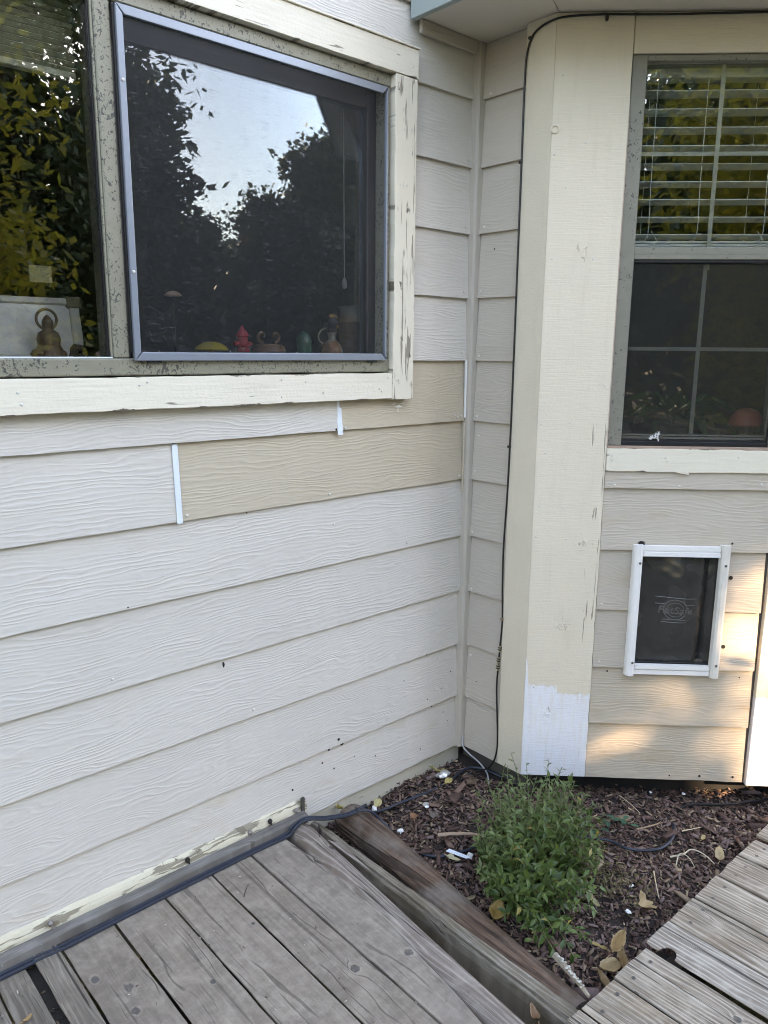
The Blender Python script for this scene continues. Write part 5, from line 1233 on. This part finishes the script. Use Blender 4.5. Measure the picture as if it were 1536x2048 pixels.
MB().tube([(0, -.014, .022), (0, -.025, .022)], .007, 10).build('outlet', red, HY, smooth=True)
brn = mat_plain('brown_ceramic', (.36, .20, .13), .3, .4, 40, coat=.3)
SCR = empty('scroll_vase', 'low brown ceramic piece with two scroll handles on the sill', 'ornament', (-.735, .11, ZS))
MB().lathe([(.030, 0), (.042, .006), (.048, .020), (.044, .034), (.036, .040), (.030, .041)], 20).build('bowl', brn, SCR, smooth=True)
for s in (-1, 1):
    MB().tube([(s * (.021 + (.019 - .0015 * i) * math.cos(i * .5 - 1.6)), 0, .062 + (.018 - .0015 * i) * math.sin(i * .5 - 1.6)) for i in range(11)], .0045, 8).build('scroll', brn, SCR, smooth=True)
GB = empty('green_bottle', 'little green glass jar on the sill left of the clay jug', 'jar', (-.612, .11, ZS))
MB().lathe([(.020, 0), (.023, .006), (.023, .05), (.018, .066), (.009, .076), (.001, .079)], 18).build('body', mat_plain('green_glaze', (.05, .22, .15), .15, .3, 30, coat=.6), GB, smooth=True)
MB().torus((.020, 0, .05), .013, .003, 18, 6, 'y').build('handle', mat_plain('blue_glaze', (.035, .05, .12), .2), GB, smooth=True)
JG = empty('clay_jug', 'orange-brown clay jug with a narrow grey neck on the sill', 'jug', (-.515, .10, ZS))
t_ = NT('two_tone_clay'); x_, y_, z_ = t_.sep(t_.obj); n_ = t_.noise(t_.obj, 30.0, 3)
f_ = t_.ramp(t_.m('ADD', z_, t_.m('MULTIPLY', n_, .03)), .055, .075); f2_ = t_.ramp(x_, .002, .022)
cl = t_.mix(t_.m('MAXIMUM', f_, f2_), t_.mix(n_, (.58, .25, .13), (.70, .36, .2)), (.62, .58, .48))
M['clay'] = t_.done(t_.bsdf(cl, .25, coat=.3))
MB().lathe([(.033, 0), (.035, .005), (.034, .022), (.030, .038), (.020, .050), (.012, .056), (.011, .068), (.014, .074), (.013, .078)], 24).build('body', M['clay'], JG, smooth=True)
t_ = NT('striped_glaze'); n_ = t_.voro(t_.obj, 26.0); M['striped'] = t_.done(t_.bsdf(t_.mix(t_.ramp(n_, .35, .45), (.85, .45, .07), (.015, .013, .014)), .12, coat=.6))
BD = empty('bird_ornament', 'glossy amber and black round bird ornament perched on the jug', 'ornament', (-.517, .10, ZS + .076))
MB().lathe([(.010, .0), (.020, .006), (.027, .022), (.026, .036), (.019, .048), (.009, .055), (.0008, .057)], 22).build('body', M['striped'], BD, smooth=True)
MB().lathe([(.0005, -.0015), (.011, -.001), (.012, .001), (.0005, .0025)], 16, (-.002, -.006, .0545)).build('crown_spot', mat_plain('cream_glaze', (.70, .55, .36), .15, coat=.6), BD, smooth=True)
MB().tube(smooth_path([(-.022, -.004, .014), (-.040, -.006, .008), (-.052, -.006, -.006), (-.050, -.006, -.022), (-.036, -.006, -.032)], 4), .0022, 6).build('handle', mat_plain('pale_wire', (.6, .5, .36), .3), BD, smooth=True)
MB().lathe([(.0005, 0), (.006, .003), (.0005, .012)], 10, (.008, -.022, .034)).build('beak', M['black'], BD, smooth=True)
CK = empty('stoneware_crock', 'tall brown stoneware crock with a grey collar at the right end of the sill', 'crock', (-.425, .115, ZS))
t_ = NT('stoneware'); x_, y_, z_ = t_.sep(t_.obj); n_ = t_.noise(t_.xyz(t_.m('MULTIPLY', x_, 6.0), t_.m('MULTIPLY', y_, 6.0), t_.m('MULTIPLY', z_, 220.0)), 1.0, 3)
cl = t_.mix(t_.ramp(z_, .108, .112), t_.mix(n_, (.20, .11, .075), (.36, .22, .15)), t_.mix(t_.ramp(z_, .118, .14), (.62, .40, .25), (.52, .50, .44)))
M['stone'] = t_.done(t_.bsdf(cl, .45, t_.bump(n_, .001)))
MB().lathe([(.040, 0), (.043, .004), (.044, .05), (.043, .106), (.040, .112), (.036, .128), (.037, .146), (.043, .156), (.042, .158), (.035, .15)], 28).build('body', M['stone'], CK, smooth=True)
tag(MB().tube([(-.412, .115, ZS + .05), (-.409, .112, ZS + .30), (-.402, .108, ZS + .47)], [.005, .0045, .004], 8).build('wooden_dowel', mat_plain('pale_dowel', (.50, .40, .31), .6), smooth=True), 'pale wooden stick standing in the stoneware crock', 'stick')
cm = mat_plain('clear_crystal', (.55, .55, .55), .1, coat=.8)
for i, (x, lab) in enumerate(((-.876, 'clear crystal between yellow mushroom and red hydrant'), (-.768, 'clear crystal cluster in front of the scroll piece'), (-.652, 'clear crystal beside the green jar'), (-1.085, 'grey crystal chip near the tan shell'))):
    o = lump('sill_crystal', lab, (x, .085, ZS + .010), (.011, .009, .011), cm, 20 + i, 'crystal')
# behind the bay window: plant pot, red mushroom lamp, web
TBL = empty('plant_table', 'dark table inside the bay window under the plant', 'table', tuple(EP), ROT['C'])
bx('top', M['room_floor'], TBL, .24, .74, .16, .50, 1.07, 1.10, .003)
for X in (.26, .72): bx('leg', M['room_floor'], TBL, X - .015, X + .015, .44, .47, .3, 1.069, 0)
PP = empty('house_plant', 'dim potted plant with drooping leaves inside the bay window', 'plant', tuple(EP + DX * .50 + NN * -.27 + Vector((0, 0, 1.10))), ROT['C'])
MB().lathe([(.045, 0), (.055, .03), (.06, .09), (.055, .09)], 16).build('pot', mat_plain('dark_pot', (.05, .045, .04), .5), PP, smooth=True)
hp = mat_leaf('house_plant_leaf', (.06, .14, .05), (.14, .25, .09), .3)
hl = leaf_mesh(.5, hp)
for i in range(26):
    a = i * 2.4; el = .15 + .9 * ((i * 7) % 10) / 10; d = Vector((math.cos(a) * math.cos(el), math.sin(a) * math.cos(el), math.sin(el))); s = d.cross(Vector((0, 0, 1))).normalized(); up = s.cross(d)
    o = link_mesh('leaf', hl, None, PP); mt = Matrix.Identity(4); L = .14 + .05 * ((i * 3) % 5) / 5
    for r_ in range(3): mt[r_][0] = s[r_] * L * .35; mt[r_][1] = d[r_] * L; mt[r_][2] = up[r_] * L; mt[r_][3] = (0, 0, .09)[r_] + .02 * d[r_]
    o.matrix_basis = mt
ml = empty('mushroom_lamp', 'dull red mushroom-shaped lamp inside the bay window', 'lamp', tuple(EP + DX * .715 + NN * -.20 + Vector((0, 0, 1.10))), ROT['C'])
MB().lathe([(.026, 0), (.020, .03), (.018, .09), (.01, .10)], 14).build('stem', mat_plain('lamp_stem', (.45, .36, .28), .4), ml, smooth=True)
MB().lathe([(.02, -.002), (.055, 0), (.058, .006), (.050, .030), (.032, .050), (.01, .058), (.0005, .059)], 22, (0, 0, .095)).build('shade', mat_plain('lamp_red', (.75, .24, .17), .3), ml, smooth=True)
# the white lichen-like spray caught at the bottom of the screen
wb_ = MB(); rr = random.Random(3)
def branch(p, d, L, depth):
    e = p + d * L; wb_.tube([p, (p + e) / 2 + Vector((rr.uniform(-.002, .002), 0, rr.uniform(-.002, .002))), e], [.0011 * (1 + depth * .35), .0009 * (1 + depth * .3), .0006 * (1 + depth * .2)], 4)
    if depth:
        for k in range(rr.randint(2, 3)):
            a = rr.uniform(-.9, .9); d2 = Vector((d.x * math.cos(a) - d.z * math.sin(a), -.1, d.x * math.sin(a) + d.z * math.cos(a))).normalized(); branch(p + d * L * rr.uniform(.5, 1), d2, L * rr.uniform(.55, .8), depth - 1)
branch(Vector((.378, .012, 1.160)), Vector((-.25, 0, 1)).normalized(), .014, 3); branch(Vector((.378, .012, 1.163)), Vector((-.8, 0, .6)).normalized(), .014, 3)
wo_ = wb_.build('dry_sprig', mat_plain('white_sprig', (.62, .62, .60), .8), None, tuple(EP), (0, 0, ROT['C'])); tag(wo_, 'small white dried sprig stuck at the bottom of the bay window screen', 'sprig')

# ------------------------------------------------------------------ trees of the yard (seen mirrored in the panes, shading the walls)
PATCH = [(.70, .62, .07, .24, .95), (.86, .35, .11, .55, 1.0), (.50, .30, .22, .055, .72), (.30, .10, .09, .05, .62), (.36, .17, .07, .03, .6), (.60, .05, .14, .035, .75), (.56, .19, .14, .03, .5), (.70, .12, .05, .10, .6), (.12, .09, .05, .04, .75), (.17, .04, .03, .03, .6), (.61, .60, .02, .2, .5), (.66, .95, .05, .06, .4)]
def sun_open(P):
    """fraction of leaves left out where the sun reaches the bay wall through the crowns"""
    Sv = np.array(SUN); Nv = np.array(NN); Dv = np.array(DX); E = np.array(EP)
    t = ((P - E) @ Nv) / (Sv @ Nv); Q = P - t[:, None] * Sv - E; s = Q @ Dv; z = Q[:, 2]
    p = np.zeros(len(P))
    for (a, b, ra, rb, w) in PATCH:
        d = ((s - a) / ra) ** 2 + ((z - b) / rb) ** 2; p = np.maximum(p, w * np.clip(1.5 - d, 0, 1))
    q = .62 + .22 * np.sin(47 * s + 1.7 * np.sin(29 * z)) + .22 * np.sin(63 * z + 1.3 * np.sin(41 * s) + 1) + .12 * np.sin(117 * s + 91 * z)
    return (p > q * .9).astype(float)
def leaf_cloud(P, L, Wd, g_, hang=.3):
    n = len(P); d = g_.normal(0, 1, (n, 3)); d[:, 2] = d[:, 2] * .6 - hang; d /= np.linalg.norm(d, axis=1)[:, None]
    u = g_.normal(0, 1, (n, 3)); s = np.cross(d, u); s /= np.linalg.norm(s, axis=1)[:, None]
    l = (L * g_.uniform(.6, 1.2, n))[:, None]; w = (Wd * g_.uniform(.6, 1.2, n))[:, None]
    V = np.stack([P, P + d * l * .45 + s * w * .5, P + d * l, P + d * l * .45 - s * w * .5], 1).reshape(-1, 3)
    return V, np.arange(4 * n).reshape(n, 4)
def broad_tree(label, x, y, h, r, zc0, nl, L, Wd, mat, seed, cull=True, sq=1.0, twig=.5):
    g_ = np.random.default_rng(seed); rr = random.Random(seed)
    e = empty('leafy_tree', label, 'tree', (x, y, -.26), group='trees around the yard')
    # limbs
    mb = MB(); H = h + .26; mb.tube([(0, 0, 0), (.04 * r, .02, H * .3), (-.03 * r, .05, H * .6), (0, 0, H * .92)], [.05 * r + .04, .04 * r + .03, .025 * r + .02, .01], 9)
    cz = (zc0 + h) / 2 + .26; rz = (h - zc0) / 2; cents = []
    nc = max(24, int(nl / 170))
    for i in range(nc):
        v = g_.normal(0, 1, 3); v /= np.linalg.norm(v); rad = g_.uniform(.25, 1.0) ** .55
        c = v * rad * np.array([r, r, rz]) * sq + [0, 0, cz]; cents.append(c)
        if i % 2 == 0:
            st_ = np.array([0, 0, max(.25 * H, c[2] - .5 * r - .2)]); md = (st_ + c) / 2 + [0, 0, .12 * r]
            if cull and sun_open(np.stack([st_ * (1 - q) ** 2 + 2 * q * (1 - q) * md + q * q * c for q in np.linspace(0, 1, 12)]) + [x, y, -.26]).max() > .5: continue
            mb.tube([st_, md, c], [.02 * r + .008, .012 * r + .005, .004], 6)
    mb.build('trunk', M['bark'], e, smooth=True)
    cents = np.array(cents); k = g_.integers(0, nc, nl); sz = g_.uniform(.16, .34, nc)[k] * r
    P = cents[k] + np.clip(g_.normal(0, 1, (nl, 3)), -1.7, 1.7) * sz[:, None] * [.75, .75, .6]
    if cull: P = P[sun_open(P + np.array([x, y, -.26 - L * .25])) < .5]
    V, F = leaf_cloud(P, L, Wd, g_)
    if cull:
        op = sun_open(V + np.array([x, y, -.26])).reshape(-1, 4).max(1) > .5; op &= g_.random(len(op)) < .86
        V = V.reshape(-1, 4, 3)[~op].reshape(-1, 3); F = np.arange(len(V)).reshape(-1, 4)
    link_mesh('crown', np_mesh('crown', V, F, [mat]), None, e)
    return e
def conifer(label, x, y, h, r, seed, mat, n=24000, rounded=.0):
    n = int(n * (1 + .6 * (rounded > .6)))
    g_ = np.random.default_rng(seed); e = empty('conifer_tree', label, 'tree', (x, y, -.26), group='conifers across the yard')
    MB().tube([(0, 0, 0), (0, 0, h * .5), (0, 0, h)], [.03 * h, .018 * h, .01], 8).build('trunk', M['bark'], e)
    f = g_.random(n) ** (1.25 - .5 * rounded); z = h * (.06 + .92 * f) + .26
    prof = (1 - f) ** .8 * (1 - rounded) + rounded * np.sqrt(np.clip(1 - (np.abs(f - .4) / .62) ** 2.2, 0, 1))
    a = g_.uniform(0, 6.283, n); lobes = 1 + .30 * np.sin(a * 5 + z * 3.1) + .26 * np.sin(a * 3 - z * 5.3 + seed) + .14 * np.sin(z * 11 + a * 2); lobes = lobes * np.where(g_.random(n) > .93, g_.uniform(1, 1.35, n), 1)
    rad = r * prof * np.sqrt(g_.uniform(.08, 1, n)) * lobes + .05
    P = np.stack([rad * np.cos(a), rad * np.sin(a), z - rad * .22], 1)
    nc = 230; kk = g_.integers(0, n, nc); cc = P[kk] * np.array([1.16, 1.16, 1.0]); cc[:, 2] += .03 * h * g_.random(nc)
    cl = g_.random(n) < .55; wh = g_.integers(0, nc, n)
    P[cl] = (cc[wh] + g_.normal(0, 1, (n, 3)) * np.array([.026, .026, .034]) * h)[cl]
    d = np.stack([np.cos(a), np.sin(a), g_.normal(.25, .35, n)], 1) + g_.normal(0, .35, (n, 3)); d /= np.linalg.norm(d, axis=1)[:, None]
    u = g_.normal(0, 1, (n, 3)); s = np.cross(d, u); s /= np.linalg.norm(s, axis=1)[:, None]
    l = (.050 * h * g_.uniform(.4, 1.1, n))[:, None] * .75; w = l * .30
    V = np.stack([P, P + d * l * .4 + s * w, P + d * l, P + d * l * .4 - s * w], 1).reshape(-1, 3)
    link_mesh('crown', np_mesh('crown', V, np.arange(4 * n).reshape(n, 4), [mat]), None, e); return e
M['bark'] = mat_plain('bark', (.07, .055, .045), .9, .35, 20, bump=.01)
lf1 = mat_leaf('yellow_green_leaf', (.11, .14, .02), (.36, .29, .04), .5)
lf2 = mat_leaf('green_leaf', (.030, .052, .018), (.066, .088, .034), .28)
lf3 = mat_leaf('dark_needle', (.034, .048, .028), (.075, .092, .052), .2)
lf4 = mat_leaf('dark_green_leaf', (.02, .04, .012), (.05, .08, .02), .3)
broad_tree('young yellow-green tree close by, mirrored in the left pane', -.80, -5.2, 5.4, 1.28, .6, 12500, .13, .05, lf1, 1)
broad_tree('big leafy tree behind the young one, toward the sun', 1.9, -10.5, 8.2, 2.0, .3, 30000, .16, .085, lf2, 2)
broad_tree('big leafy tree mirrored in the bay window', -2.6, -9.0, 7.0, 2.9, .2, 22000, .20, .11, lf2, 3)
broad_tree('wide leafy tree behind the camera to the left', -7.5, -8.0, 5.5, 2.8, .3, 15000, .24, .13, lf2, 4)
broad_tree('dark leafy tree filling the gap toward the sun', -.2, -14.0, 9.6, 3.5, .2, 34000, .26, .15, lf4, 5)
broad_tree('dark leafy tree far behind the camera', -5.0, -14.0, 7.0, 3.4, .2, 12000, .28, .16, lf4, 6, False)
broad_tree('low dark shrub mass at the end of the lawn', 2.6, -12.5, 4.2, 2.0, -.1, 9000, .2, .1, lf4, 7)
for i, (x, y, h, r, rd, lab) in enumerate([(4.7, -12.8, 6.5, 1.75, .30, 'dark conifer nearest to the sun-side trees'), (12.2, -16.3, 7.1, 1.75, .55, 'round-topped dark pine standing across the yard'), (10.4, -16.8, 5.5, 1.5, .55, 'shorter pine leaning on the taller round one'), (14.3, -16.5, 6.2, 1.5, .5, 'pine just beyond the round-topped one'),
          (7.3, -15.0, 4.4, 1.5, .3, 'slim conifer right of the nearest one'), (17.0, -13.0, 5.0, 2.0, .5, 'broad conifer far to the right'), (20.0, -9.0, 5.0, 2.2, .5, 'conifer beyond the bay to the right'), (-12.0, -3.0, 6.0, 2.4, .6, 'conifer left of the deck')]):
    conifer(lab, x, y, h, r, 50 + i, lf3, rounded=rd)
hd = empty('hedge', 'long dark hedge closing off the yard behind the trees', 'hedge', (0, 0, -.26))
g_ = np.random.default_rng(77); n = 21000
tt = g_.uniform(0, 1, n); xs_ = -16 + 42 * tt; ys_ = -19.5 + 7 * np.clip((xs_ - 8) / 18, 0, 1) + g_.normal(0, .55, n)
P = np.stack([xs_, ys_, g_.uniform(0, 1, n) ** .8 * (2.7 + .5 * np.sin(xs_ * 1.7) + .4 * np.sin(xs_ * .6))], 1); V, F = leaf_cloud(P, .34, .2, g_, .1)
hm = link_mesh('hedge_foliage', np_mesh('hedge_foliage', V, F, [lf4]), None, hd); hm['kind'] = 'stuff'
